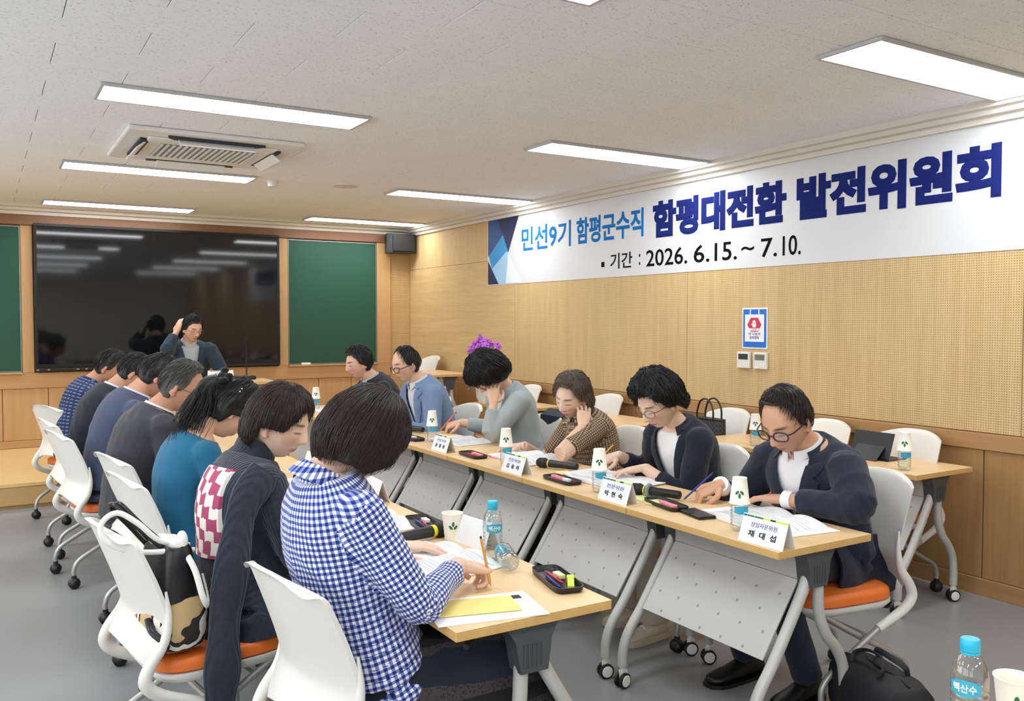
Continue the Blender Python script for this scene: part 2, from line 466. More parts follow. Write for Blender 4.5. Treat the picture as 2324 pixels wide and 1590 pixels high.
# left and back walls
wl = MB().box(XL - .12, XL, YB, YF, 0, .95).box(XL - .12, XL, YB, YF, 2.38, ZC + .05)
wins = [(-3.6, -1.2), (-.6, 1.8), (2.4, 4.8), (5.4, 7.8)]  # unseen window openings, added so that daylight brightens the ceiling
ye = [YB] + [v for ab in wins for v in ab] + [YF]
for i in range(0, len(ye), 2): wl.box(XL - .12, XL, ye[i], ye[i + 1], .95, 2.38)
struct('wall_left', wl, 'wall_paint')
for i, (a, b) in enumerate(wins):
    fr = MB(); xa, xb = XL - .08, XL - .03
    for y0, y1, z0, z1 in ((a, b, .95, .99), (a, b, 2.34, 2.38), (a, a + .04, .99, 2.34), (b - .04, b, .99, 2.34), ((a + b) / 2 - .03, (a + b) / 2 + .03, .99, 2.34)): fr.cbox(xa, xb, y0, y1, z0, z1, .003)
    struct('added_window_%d' % (i + 1), fr, 'white_paint')
struct('wall_back', MB().box(XL, XW, YB - .12, YB, 0, ZC + .05), 'wall_paint')
# stage
st = struct('stage_platform', MB().box(XL, XW - .008, 8.06, YF - .002, 0, .18), 'stage_side')
n = 20; h = (YF - .022 - 8.03) / n
for i in range(n):
    piece('plank', st, XL, XW - .008, 8.03 + i * h + .0008, 8.03 + (i + 1) * h - .0008, .18, .21, 'stage_wood', .002)
piece('fascia', st, XL, XW - .008, 8.035, 8.06, .03, .178, 'stage_side', .003)
# ceiling: backing and tiles in running bond
ce = struct('ceiling', MB().box(XL, XW, YB, YF, ZC + .012, ZC + .06), 'ceiling_back')
TX, TY = .6535, .3405
tm = {}
def tile_mesh(sx, sy):
    k = (round(sx, 3), round(sy, 3))
    if k not in tm: tm[k] = MB().cbox(-sx / 2, sx / 2, -sy / 2, sy / 2, 0, .011, .0015).mesh('ceiling_tile', ['ceiling_tile'])
    return tm[k]
def project(P):
    q = cam.matrix_basis.inverted() @ Vector(P)
    return (q.x / -q.z * 1967 + 1162, 795 - q.y / -q.z * 1967) if q.z < -.1 else None
tiles = []
k0 = int((YB - 3.485) / TY) - 1
for k in range(k0, int((YF - 3.485) / TY) + 1):
    y0 = 3.485 + k * TY; ya, yb = max(y0, YB), min(y0 + TY, YF)
    if yb - ya < .02: continue
    ox = .285 if k % 2 == 0 else .285 + TX / 2
    n0 = int((XL - ox) / TX) - 1
    for nn in range(n0, 12):
        xa, xb = max(ox + nn * TX, XL), min(ox + (nn + 1) * TX, XW)
        if xb - xa < .02: continue
        tiles.append((xa, xb, ya, yb))
def tkey(t):
    c = ((t[0] + t[1]) / 2, (t[2] + t[3]) / 2); p = project((c[0], c[1], ZC))
    vis = p is not None and -420 < p[0] < 2750 and -330 < p[1] < 900
    return (0 if vis else 1, c[0] ** 2 + c[1] ** 2)
tiles.sort(key=tkey)
rest = MB()
for i, (xa, xb, ya, yb) in enumerate(tiles):
    if i < 290 and tkey((xa, xb, ya, yb))[0] == 0:
        obj('ceiling_tile', tile_mesh(xb - xa - .0034, yb - ya - .0034), None, ce, loc=((xa + xb) / 2, (ya + yb) / 2, ZC))
    else:
        rest.box(xa + .001, xb - .001, ya + .001, yb - .001, ZC, ZC + .011)
ro = obj('ceiling_tile_field', rest, 'ceiling_tile', ce); ro['kind'] = 'stuff'
# cornice strips under the ceiling
def cornice(name, pts, mats='cornice'):
    return struct(name, MB().prism(*pts), mats)
mR = MB(); prof = [(0, 2.60), (-.03, 2.60), (-.035, 2.63), (-.075, 2.635), (-.085, 2.66), (-.12, 2.665), (-.125, ZC), (0, ZC)]
mR.rings([[Vector((XW + a, yy, b)) for a, b in prof] for yy in (YB, YF - .11)], True)
struct('trim_1', mR, 'cornice')
mF = MB(); mF.rings([[Vector((xx, YF + a * 1.6 - .01, b + .01 if b < ZC else b)) for a, b in prof] for xx in (XL, XW - .0)], True)
struct('trim_2', mF, 'cornice')

# ================================================================ ceiling fixtures
lw, ld = 1.42, .335
def lamp_proto():
    t = thing('ceiling_light', 'x', 'ceiling light')
    fr = MB()
    for a, b, c, d in ((-lw / 2, lw / 2, -ld / 2, -ld / 2 + .018), (-lw / 2, lw / 2, ld / 2 - .018, ld / 2), (-lw / 2, -lw / 2 + .018, -ld / 2 + .018, ld / 2 - .018), (lw / 2 - .018, lw / 2, -ld / 2 + .018, ld / 2 - .018)):
        fr.cbox(a, b, c, d, -.018, -.001, .003)
    obj('frame', fr, 'lamp_frame', t)
    db = MB().box(-lw / 2 + .016, lw / 2 - .016, -ld / 2 + .016, ld / 2 - .016, -.016, -.006); db.m = [1 if i == 4 else 0 for i in range(6)]
    obj('diffuser', db, ('white_paint', 'lamp'), t)
    return t
LP = None
nm = {(1, 4.87): 'wide rectangular ceiling light in front of the air conditioner', (1, 7.29): 'rectangular ceiling light just behind the air conditioner', (1, 9.68): 'rectangular ceiling light above the left of the big screen',
      (2, 2.45): 'rectangular ceiling light nearest the camera, at the top right corner', (2, 4.88): 'rectangular ceiling light above the left half of the banner lettering', (2, 7.32): 'rectangular ceiling light above the left end of the banner', (2, 9.70): 'rectangular ceiling light beside the corner loudspeaker'}
for ci, cx in enumerate((-1.42, 1.225, 3.885)):
    for cy in (9.69, 7.30, 4.88, 2.45, .04, -2.38):
        lab = 'rectangular ceiling light outside the picture'
        for (c, yy), s in nm.items():
            if c == ci and abs(yy - cy) < .1: lab = s
        if LP is None:
            LP = lamp_proto(); o = LP; o.location = (cx, cy, ZC); o['label'] = lab; o['group'] = 'ceiling light panels'
        else: o = dup(LP, (cx, cy, ZC), 0, lab, 'ceiling light panels')

# air conditioner cassette
ac = thing('air_conditioner', 'white four-way ceiling air conditioner with open louvres', 'air conditioner', (1.30, 6.15, ZC))
h = .54
obj('panel', MB().cbox(-h, h, -.52, .52, -.03, -.001, .012), 'ac_white', ac)
obj('raised_centre', MB().cbox(-.40, .40, -.37, .37, -.045, -.0295, .008), 'ac_white', ac)
obj('grille_bed', MB().box(-.31, .31, -.23, .23, -.0475, -.0452), 'ac_grey', ac)
for i in range(17):
    x = -.30 + i * .0375
    obj('grille_slat', MB().box(x - .007, x + .007, -.228, .228, -.054, -.0476), 'ac_white', ac)
for q, (ax, L) in enumerate((('y', -1), ('y', 1), ('x', -1), ('x', 1))):
    R = Matrix.Rotation({('y', -1): 0, ('y', 1): pi, ('x', -1): -pi / 2, ('x', 1): pi / 2}[(ax, L)], 4, 'Z')
    sl = obj('air_slot', MB().prism([(-.30, -.44), (.30, -.44), (.255, -.385), (-.255, -.385)], -.0465, -.031, R), 'ac_dark', ac)
    T = R @ Matrix.Translation((0, -.412, -.052)) @ Matrix.Rotation(radians(38), 4, 'X')
    obj('louvre', MB().cbox(-.235, .235, -.055, .035, -.005, .005, .003, 0, T), 'ac_white', ac)
sd = thing('smoke_detector', 'small round white smoke detector on the ceiling', 'smoke detector', (2.10, 7.31, ZC))
obj('base', MB().lathe([(.05, -.012), (.055, -.006), (.055, -.001)], 24), 'ac_white', sd, True)
obj('sensor_head', MB().lathe([(.02, -.05), (.034, -.047), (.04, -.03), (.045, -.012)], 24), 'ac_white', sd, True)
cs = thing('ceiling_speaker', 'flush round ceiling speaker with a pale grille', 'speaker', (2.72, 7.24, ZC))
obj('rim', MB().lathe([(.105, -.008), (.118, -.006), (.12, -.001)], 32), 'ac_white', cs, True)
obj('grille', MB().lathe([(.09, -.011), (.104, -.0085)], 32), 'cornice', cs, True)

# loudspeaker in the corner
ls = thing('loudspeaker', 'black loudspeaker hung high in the room corner', 'loudspeaker', (4.50, YF - .12, 2.37))
obj('cabinet', MB().rings([[Vector(p) for p in ((-.20, -.10, z0), (-.15, -.16, z0), (.15, -.16, z0), (.20, -.10, z0), (.15, .08, z0), (-.15, .08, z0))] for z0 in (0, .235)]), 'black_plastic', ls)
obj('grille', MB().cbox(-.145, .145, -.172, -.16, .015, .22, .006), 'black_rubber', ls)
obj('bracket', MB().box(-.03, .03, -.06, .118, .236, .25).box(-.03, .03, .09, .118, .1, .25), 'steel_trim', ls)

# big screen
tv = thing('wall_display', 'huge black wall display mounted between wooden posts', 'display', (1.727, YF - .006, .998))
W = 1.268
obj('housing', MB().cbox(-W, W, -.075, 0, 0, 1.527, .006), 'black_bezel', tv)
obj('screen', MB().box(-W + .028, W - .028, -.077, -.0745, .075, 1.497), 'screen', tv)
fr = MB()
for a, b, c, d in ((-W, W, 1.499, 1.527), (-W, W, .035, .072), (-W, -W + .026, .072, 1.499), (W - .026, W, .072, 1.499)): fr.cbox(a, b, -.084, -.0755, c, d, .002)
obj('bezel', fr, 'black_bezel', tv)
obj('control_strip', MB().cbox(-W + .004, W - .004, -.09, -.0755, .004, .032, .003), 'black_plastic', tv)
for x in (-1.25, -1.15, -.88, -.80, -.72): obj('port', MB().box(x - .012, x + .012, -.0915, -.0902, .01, .024), 'steel_trim', tv)
er = tag(obj('chalk_eraser', MB().cbox(-.055, .055, -.02, .02, 0, .025, .004), 'cup_paper', loc=(3.32, YF - .035, .9925)), 'white eraser lying on the chalkboard ledge', 'eraser')

# banner on the right wall
BX = XW - .001
bn = thing('banner', 'long white cloth banner with blue lettering on the wood wall', 'banner', (BX, 5.0, 1.905))
# local frame of the print: u to the right along -Y, v up, w out along -X
BM = Matrix(((0, 0, -1, 0), (-1, 0, 0, 0), (0, 1, 0, 0), (0, 0, 0, 1)))
def bput(name, me, mat=None, w=.004):
    if isinstance(me, MB): me = me.mesh(name, [mat])
    me.transform(Matrix.Translation((-w, 0, 0)) @ BM); return obj(name, me, None, bn)
def U(y): return 5.0 - y
def V(z): return z - 1.905
obj('cloth', MB().cbox(-.003, 0, U(8.23) * 0 - 2.72, 3.23, 0, .70, .001), 'banner_white', bn)
bput('lettering', fit_text('민선9기', 'blue_print', U(7.527), U(6.66), V(2.225), V(2.468), .016))
bput('lettering', fit_text('함평군수직', 'blue_print', U(6.57), U(5.615), V(2.228), V(2.470), .026))
bput('lettering', fit_text('함평대전환', 'navy_print', U(5.497), U(4.112), V(2.197), V(2.495), .052))
bput('lettering', fit_text('발전위원회', 'navy_print', U(4.025), U(2.643), V(2.198), V(2.492), .052))
bput('lettering', fit_text('기간', 'black_print', U(6.06), U(5.76), V(1.975), V(2.112), .010))
bput('lettering', fit_text(':', 'black_print', U(5.672), U(5.655), V(1.99), V(2.085), .01))
for tx, ya, yb, za, zb in (('2026.', 5.578, 5.088, 1.972, 2.108), ('6.', 5.015, 4.845, 1.972, 2.108), ('15.', 4.79, 4.565, 1.972, 2.108), ('~', 4.52, 4.40, 2.03, 2.06), ('7.', 4.335, 4.19, 1.972, 2.104), ('10.', 4.14, 3.985, 1.972, 2.108)):
    bput('lettering', fit_text(tx, 'black_print', U(ya), U(yb), V(za), V(zb), .008))
bput('bullet', MB().prism([(U(6.19), V(2.0)), (U(6.145), V(2.0)), (U(6.145), V(2.045)), (U(6.19), V(2.045))], 0, .001), 'black_print')
for poly, m in [([(8.215, 2.60), (7.585, 2.60), (7.79, 2.24), (7.95, 2.42), (8.10, 2.60)], 'tri_d'), ([(8.215, 2.60), (8.02, 2.60), (7.90, 2.43), (8.20, 2.22), (8.215, 2.22)], 'tri_a'),
                ([(7.90, 2.43), (7.79, 2.24), (7.83, 2.10), (8.05, 1.915), (8.20, 2.22)], 'tri_b'), ([(7.83, 2.25), (7.79, 2.24), (7.66, 1.98), (7.60, 1.915), (8.0, 1.915), (8.13, 2.08)], 'tri_c'),
                ([(7.79, 2.235), (7.53, 1.915), (7.84, 1.915)], 'tri_e'), ([(8.215, 2.17), (8.215, 1.915), (7.99, 1.915)], 'tri_d')]:
    i = len(bn.children)
    bput('print_triangle', MB().prism([(U(a), V(b)) for a, b in poly], 0, .0006), m, .0035 + .0004 * (i % 7))
# hanging rope rail above the banner
obj('hem_rod', MB().tube([(-.006, -2.7, .705), (-.006, 3.21, .705)], .006, 8), 'banner_white', bn)

# wall sign and two thermostats
sg = thing('wall_sign', 'blue hanging wall sign with a red stop-hand hexagon', 'sign', (XW - .0005, 4.386, 1.325))
def sput(name, mb, mat, w, par=sg):
    me = mb if not isinstance(mb, MB) else mb.mesh(name, [mat]); me.transform(Matrix.Translation((-w, 0, 0)) @ BM); return obj(name, me, None, par)
sput('board', MB().cbox(-.118, .118, 0, .292, 0, .005, .001), 'paper', .0)
sput('blue_sheet', MB().prism([(-.108, .01), (.108, .01), (.108, .282), (-.108, .282)], 0, .001), 'sign_blue', .0052)
sput('card', MB().cbox(-.09, .09, .05, .245, 0, .002, .0006), 'paper', .0064)
hx = [(.066 * cos(radians(a)) * 1.0, .172 + .058 * sin(radians(a))) for a in range(0, 360, 60)]
sput('hexagon', MB().prism(hx, 0, .001), 'sign_red', .0086)
sput('hexagon_band', MB().prism([(-.048, .146), (.048, .146), (.037, .128), (-.037, .128)], 0, .0006), 'paper', .0097)
hand = MB()
hand.prism([(-.014, .152), (.014, .152), (.018, .172), (.016, .178), (-.016, .178), (-.017, .168)], 0, .0006)
for i, (x, hh) in enumerate(((-.0125, .200), (-.0045, .206), (.0035, .204), (.0115, .196))): hand.prism([(x - .003, .176), (x + .0035, .176), (x + .0035, hh), (x - .003, hh)], 0, .0006)
hand.prism([(-.015, .160), (-.027, .176), (-.023, .182), (-.014, .172)], 0, .0006)
sput('hand_mark', hand, 'paper', .0098)
sput('lettering', fit_text('STOP', 'sign_red', -.024, .024, .131, .143, .01, .0005), None, .0104)
sput('lettering', fit_text('외 나눔의', 'ink_blue', -.055, .055, .096, .117, .01, .0005), None, .0086)
sput('lettering', fit_text('문화행복', 'ink_blue', -.045, .045, .069, .091, .01, .0005), None, .0086)
for x in (-.04, .04): sput('hanger', MB().prism([(x - .005, .24), (x + .005, .24), (x + .005, .28), (x - .005, .28)], 0, .0008), 'paper', .0066)
for cy, m, lab in ((4.478, 'lcd_dark', 'white wall thermostat with dark display, left of the pair'), (4.322, 'lcd', 'white wall thermostat with grey-green display, right of the pair')):
    th = thing('thermostat', lab, 'thermostat', (XW - .0005, cy, 1.182), group='thermostats under the sign')
    sput('case', MB().cbox(-.062, .062, 0, .118, 0, .022, .005), 'white_plastic', 0, th)
    sput('display', MB().prism([(-.045, .064), (.045, .064), (.045, .104), (-.045, .104)], 0, .001), m, .0223, th)
    for x, z in ((.015, .035), (.035, .035), (.015, .02), (.035, .02), (-.03, .012)): sput('button', MB().cbox(x - .006, x + .006, z - .004, z + .004, 0, .002, .0008), 'cup_paper', .0221, th)

# ================================================================ tables
# local frame: the sitter's side is -y, the front with the grey panel is +y; table is TL long along x
TL, TD, TH = .822, .50, .735
def caster_mb(x, y, r=.032, white=True, ang=0.0):
    # twin-wheel caster under (x, y); returns (wheel, hub, fork)
    R = Matrix.Translation((x, y, r)) @ Matrix.Rotation(ang, 4, 'Z') @ Matrix.Rotation(pi / 2, 4, 'Y')
    wheel = MB()
    for s in (-1, 1):
        wheel.lathe([(r * .62, s * .006), (r, s * .007), (r, s * .019), (r * .8, s * .022)], 18, R)
    hub = MB()
    for s in (-1, 1): hub.lathe([(r * .78, s * .0215), (r * .7, s * .0245), (r * .2, s * .0255)], 18, R)
    fork = MB().cbox(x - .010, x + .010, y - .02, y + .014, r * .8, r * 2 + .012, .003)
    fork.lathe([(.012, r * 2), (.014, r * 2 + .02), (.012, r * 2 + .03)], 12, Matrix.Translation((x, y, 0)))
    return wheel, hub, fork
def make_table():
    t = thing('folding_table', 'x', 'table')
    tp = obj('tabletop', MB().cbox(-TL / 2, TL / 2, -TD / 2, TD / 2, TH - .003, TH, .001), 'table_wood', t)
    ed = MB().cbox(-TL / 2, TL / 2, -TD / 2, TD / 2, TH - .027, TH - .0031, .0025)
    obj('edge_band', ed, 'table_edge', tp)
    for s in (-1, 1):
        x = s * (TL / 2 - .055)
        br = MB()
        br.prism([(-.085, TH - .03), (.085, TH - .03), (.062, TH - .075), (.05, TH - .165), (-.038, TH - .165), (-.055, TH - .075)], -.03, .03, Matrix.Translation((x, 0, 0)) @ Matrix.Rotation(pi / 2, 4, 'Z') @ Matrix.Rotation(pi / 2, 4, 'X'))
        for k in range(5): br.box(x - .032, x + .032, -.03 + k * .014, -.024 + k * .014, TH - .15, TH - .085)
        obj('hinge_bracket', br, 'dark_bracket', t)
        fpath = smooth_path([(x, .025, TH - .11), (x, .075, .53), (x, .20, .335), (x, .275, .235), (x, .305, .165), (x, .31, .09)], 5)
        obj('leg', MB().tube(fpath, .021, 12, flat=1.0), 'leg_paint', t, True)
        rpath = smooth_path([(x, -.02, TH - .11), (x, -.022, .55), (x, -.03, .46), (x, -.07, .375), (x, -.125, .315), (x, -.165, .245), (x, -.178, .16), (x, -.178, .09)], 5)
        obj('leg', MB().tube(rpath, .021, 12), 'leg_paint', t, True)
        for yy in (.31, -.178):
            a = random.uniform(-.6, .6)
            wh, hub, fk = caster_mb(x, yy, .032, True, a)
            c = obj('caster', wh, 'black_rubber', t, True)
            obj('hub_cap', hub, 'wheel_white', c, True); obj('fork', fk, 'wheel_white', c)
    # panel hanging between the front legs
    x = TL / 2 - .085
    p0, p1 = Vector((0, .045, .585)), Vector((0, .225, .325)); n = Vector((0, .82, .57)) * .006
    obj('modesty_panel', MB().slab([[Vector((-x, p0.y, p0.z)), Vector((x, p0.y, p0.z))], [Vector((-x, p1.y, p1.z)), Vector((x, p1.y, p1.z))]],
                                   [[Vector((-x, p0.y, p0.z)) + n, Vector((x, p0.y, p0.z)) + n], [Vector((-x, p1.y, p1.z)) + n, Vector((x, p1.y, p1.z)) + n]]), 'modesty_panel', t)
    obj('upper_panel', MB().cbox(-x, x, .04, .052, .59, TH - .03, .002), 'leg_paint', t)
    for sx in (-.2, .2): obj('clip', MB().cbox(sx - .012, sx + .012, .052, .066, TH - .055, TH - .03, .002), 'black_plastic', t)
    obj('cross_bar', MB().tube([(-x - .03, 0, TH - .06), (x + .03, 0, TH - .06)], .014, 10), 'leg_paint', t, True)
    lv = MB().tube(smooth_path([(x - .02, -.10, TH - .05), (x + .02, -.17, TH - .052), (x + .045, -.20, TH - .06)], 4), [.006] * 4 + [.009] * 5, 8)
    obj('tilt_lever', lv, 'black_plastic', t, True)
    return t
TP = make_table(); first_table = [True]
def table(x, y, rz, label, group, z=0):
    if first_table[0]:
        first_table[0] = False; TP.location = (x, y, z); TP.rotation_euler = (0, 0, rz); TP['label'] = label; TP['group'] = group; return TP
    return dup(TP, (x, y, z), rz, label, group)
RT = radians
XR, XLT = 2.56, 1.264            # centre lines of the right and left rows
YR = [2.035 + TL / 2 + i * (TL + .006) for i in range(7)]
YL = [1.935 + TL / 2 + i * (TL + .006) for i in range(7)]
rl = ['nearest folding table of the right row, with the standing name card at its end', 'second folding table of the right row, before the woman in the navy blazer', 'third folding table of the right row, before the woman resting her chin',
      'fourth folding table of the right row, before the woman in the grey jacket', 'fifth folding table of the right row, before the man in the blue jacket', 'sixth folding table of the right row, before the dark-suited man in profile', 'farthest folding table of the right row, carrying open papers']
ll = ['nearest folding table of the left row, before the woman in the checked shirt', 'second folding table of the left row, before the woman in the draped cardigan', 'third folding table of the left row, before the woman in teal',
      'fourth folding table of the left row, before the grey-haired man', 'fifth folding table of the left row, before the man in the slate blue suit', 'sixth folding table of the left row, before the man in the dark suit', 'farthest folding table of the left row, before the man in the printed shirt']
for i in range(7): table(XR, YR[i], RT(90), rl[i], 'right row of folding tables')
for i in range(7): table(XLT, YL[i], RT(-90), ll[i], 'left row of folding tables')
bl = ['wall-side folding table carrying a tablet and a bottle', 'wall-side folding table beside the dark handbag', 'wall-side folding table behind the woman resting her chin', 'wall-side folding table carrying the orchid pot']
YBK = [2.685 + TL / 2, 2.685 + TL * 1.5 + .006, 5.45, 6.95]
for i, yy in enumerate(YBK): table(4.312, yy, RT(90), bl[i], 'folding tables along the wood wall')
table(2.0, 8.53, RT(180), 'right folding table of the speaker desk on the stage', 'speaker desk tables', .21)
table(2.0 - TL - .004, 8.53, RT(180), 'left folding table of the speaker desk on the stage', 'speaker desk tables', .21)
table(4.312, 8.72, RT(90), 'folding table on the stage in the room corner', 'folding tables along the wood wall', .21)
table(1.70, .70, RT(0), 'folding table at the lower right edge under the bottle and paper cup', 'near tables')

def keyed0(K, a):
    for (a0, v0), (a1, v1) in zip(K, K[1:]):
        if a0 <= a <= a1: return v0 + (v1 - v0) * (a - a0) / (a1 - a0)
    return K[-1][1]
# ================================================================ chairs (sitting direction +y, origin on the floor under the seat)
def make_chair():
    c = thing('chair', 'x', 'chair')
    # cushion
    rs = []
    for z, k in ((.418, .93), (.424, 1.0), (.445, 1.0), (.458, .985), (.464, .95), (.466, .86)):
        rs.append([Vector((.225 * k * (abs(cos(a)) ** .45) * (1 if cos(a) > 0 else -1), .02 + .225 * k * (abs(sin(a)) ** .45) * (1 if sin(a) > 0 else -1), z - (.012 if sin(a) > .8 else 0))) for a in [2 * pi * j / 36 for j in range(36)]])
    obj('seat_cushion', MB().rings(rs), 'orange_vinyl', c, True)
    rs = []
    for z, k in ((.372, .80), (.385, .93), (.405, 1.0), (.4175, 1.0)):
        rs.append([Vector((.228 * k * (abs(cos(a)) ** .45) * (1 if cos(a) > 0 else -1), .02 + .228 * k * (abs(sin(a)) ** .45) * (1 if sin(a) > 0 else -1), z)) for a in [2 * pi * j / 36 for j in range(36)]])
    obj('seat_pan', MB().rings(rs), 'white_plastic', c, True)
    # back shell
    prof = smooth_path([(0, -.335, .895), (0, -.318, .87), (0, -.275, .76), (0, -.232, .64), (0, -.222, .58), (0, -.245, .51), (0, -.262, .46)], 4)
    n = len(prof); P = []; Q = []
    for i, p in enumerate(prof):
        t = i / (n - 1)
        wv = .205 + .025 * sin(min(1, t * 1.4) * pi / 2)
        if t < .16: wv *= .86 + .14 * sqrt(max(0, t / .16))
        if t > .72: wv *= 1 - .10 * ((t - .72) / .28) ** 2
        r = []; q = []
        for j in range(15):
            u = -1 + j / 7
            y = p.y + .060 * abs(u) ** 2.2 * (1 - .35 * t) * min(1, .6 + t * 3)
            z = p.z - (.045 * abs(u) ** 3.2 * (1 - min(1, t * 2.6)))
            if t > .6: z += .05 * (1 - u * u) * (t - .6) / .4
            r.append(Vector((u * wv, y, z))); q.append(Vector((u * wv * .985, y - .012 - .006 * (abs(u) < .95), z)))
        P.append(r); Q.append(q)
    obj('backrest', MB().slab(P, Q), 'white_plastic', c, True)
    for s in (-1, 1):
        arm = smooth_path([(s * .222, -.186, .69), (s * .226, -.180, .61), (s * .228, -.196, .535), (s * .229, -.240, .470), (s * .229, -.252, .420), (s * .228, -.205, .372), (s * .226, -.075, .315)], 5)
        N = len(arm)
        obj('back_arm', MB().tube(arm, [keyed0([(0, .004), (.18, .011), (.4, .018), (.65, .021), (.85, .020), (1, .0175)], i / (N - 1)) for i in range(N)], 12), 'white_plastic', c, True)
        fl_ = smooth_path([(s * .226, -.11, .333), (s * .226, .06, .235), (s * .226, .165, .168), (s * .226, .205, .12), (s * .226, .208, .07)], 5)
        obj('leg', MB().tube(fl_, .0125, 10), 'grey_metal', c, True)
        rl_ = smooth_path([(s * .196, .17, .385), (s * .196, .02, .30), (s * .196, -.16, .205), (s * .196, -.245, .155), (s * .196, -.27, .105), (s * .196, -.27, .07)], 5)
        obj('leg', MB().tube(rl_, .0125, 10), 'grey_metal', c, True)
        for xx, yy in ((s * .226, .208), (s * .196, -.27)):
            R = Matrix.Translation((xx, yy, .030)) @ Matrix.Rotation(random.uniform(-.7, .7), 4, 'Z')
            k = MB().lathe([(.012, -.020), (.029, -.019), (.030, -.004), (.030, .004), (.029, .019), (.012, .020)], 16, R @ Matrix.Rotation(pi / 2, 4, 'Y'))
            cs_ = obj('caster', k, 'black_rubber', c, True)
            obj('hood', MB().lathe([(.033, 0), (.033, .012), (.026, .026), (.014, .034), (.013, .05)], 14, Matrix.Translation((xx, yy, .026))), 'black_plastic', cs_, True)
    obj('cross_tube', MB().tube([(-.196, .10, .348), (.196, .10, .348)], .0115, 8).tube([(-.226, -.03, .288), (.226, -.03, .288)], .0115, 8), 'grey_metal', c, True)
    return c
CP = make_chair(); first_chair = [True]
def chair(bx, by, rz, label, group, z=0):
    # bx, by: where the top of the backrest stands
    a = RT(rz); ox, oy = -sin(a) * -.335, cos(a) * -.335
    loc = (bx - ox, by - oy, z)
    if first_chair[0]:
        first_chair[0] = False; CP.location = loc; CP.rotation_euler = (0, 0, a); CP['label'] = label; CP['group'] = group; return CP
    return dup(CP, loc, a, label, group)
G1, G2, G3 = 'chairs of the right row', 'chairs of the left row', 'spare chairs along the wood wall'
chair(3.28, 2.32, 82, 'white chair with orange seat under the nearest man in the navy suit', G1)
chair(3.25, 3.20, 90, 'white chair behind the woman in the navy blazer', G1)
chair(3.34, 4.05, 90, 'white chair behind the woman in the brown checked blouse', G1)
chair(3.33, 4.92, 90, 'white chair with a navy jacket hung over its back', G1)
chair(3.20, 5.80, 90, 'white chair behind the man in the light blue jacket', G1)
chair(3.33, 6.56, 90, 'white chair behind the dark-suited man in profile', G1)
chair(.605, 2.22, -82, 'white chair nearest the camera, under the woman in the checked shirt', G2)
chair(.29, 3.02, -82, 'white chair with an orange seat holding the black handbag', G2)
chair(.455, 3.94, -82, 'white chair behind the woman in teal, third from the camera', G2)
chair(.475, 4.55, -79, 'white chair behind the grey-haired man in charcoal', G2)
chair(.32, 5.66, -80, 'white chair behind the man in the slate blue suit', G2)
chair(.31, 6.40, -84, 'white chair behind the man in the dark suit with white collar', G2)
chair(.36, 7.37, -62, 'farthest white chair of the left row, by the stage', G2)
for yy, lab in ((3.08, 'white chair pushed under the wall-side table with the tablet'), (3.68, 'white chair at the wood wall just behind the nearest man'), (4.50, 'white chair at the wood wall holding the dark handbag'),
                (5.92, 'white chair at the wood wall behind the woman in the brown checked blouse'), (7.18, 'white chair at the wood wall behind the woman in the grey jacket')):
    chair(4.64, yy, 90 + random.uniform(-2, 2), lab, G3)
chair(4.63, 9.35, 90, 'white chair on the stage in the room corner', G3, .21)
chair(1.80, 9.60, 180, 'white chair on the stage under the speaker', 'stage chair', .21)

# ================================================================ people
def remesh(mb, voxel, it=4, fac=.5):
    me = bpy.data.meshes.new('tmp'); me.from_pydata(mb.v, [], mb.f); me.update()
    bm = bmesh.new(); bm.from_mesh(me); bmesh.ops.recalc_face_normals(bm, faces=bm.faces[:]); bm.to_mesh(me); bm.free()
    o = bpy.data.objects.new('tmp', me)
    r = o.modifiers.new('r', 'REMESH'); r.mode = 'VOXEL'; r.voxel_size = voxel; r.use_smooth_shade = True
    if it:
        q = o.modifiers.new('s', 'SMOOTH'); q.factor = fac; q.iterations = it
    out = evaluated_mesh(o)
    bpy.data.objects.remove(o); bpy.data.meshes.remove(me)
    return out
def joined(parts):
    # several meshes into one
    vs, fs = [], []; col = []
    for me, c in parts:
        b = len(vs); vs += [v.co[:] for v in me.vertices]
        fs += [[b + i for i in p.vertices] for p in me.polygons]
        col += c if c else [(0, 0, 0, 1)] * len(me.vertices)
    for me, c in parts: bpy.data.meshes.remove(me)
    out = bpy.data.meshes.new('body'); out.from_pydata(vs, [], fs)
    out.polygons.foreach_set('use_smooth', [True] * len(out.polygons))
    a = out.color_attributes.new('marks', 'FLOAT_COLOR', 'POINT')
    a.data.foreach_set('color', [x for c in col for x in c]); out.update()
    return out

def skin(key, base, lip='B06A5E'):
    t = NT(key); c = srgb(base); o = t.coord()
    at = t.node('ShaderNodeAttribute'); at.attribute_name = 'marks'
    r, g, b = t.sep(at.outputs['Vector'])
    f = t.noise(o, 30, 3)
    cc = t.mix(f, tuple(x * .93 for x in c), tuple(min(1, x * 1.05) for x in c))
    cc = t.mix(t.math('MULTIPLY', b, .45), cc, srgb('C98070'))
    cc = t.mix(t.math('MULTIPLY', r, .8), cc, srgb(lip)); cc = t.mix(t.math('MULTIPLY', g, .92), cc, srgb('221a17'))
    t.color(cc); t.set(.48, spec=.35)
    t.b.inputs['Subsurface Weight'].default_value = .0
    t.bump(t.noise(o, 260, 2), .08, .001); t.done(key)
skin('skin_a', 'D8AE95'); skin('skin_b', 'C99A7E'); skin('skin_c', 'DFBCA6', 'B8605C'); skin('skin_d', 'C29176')

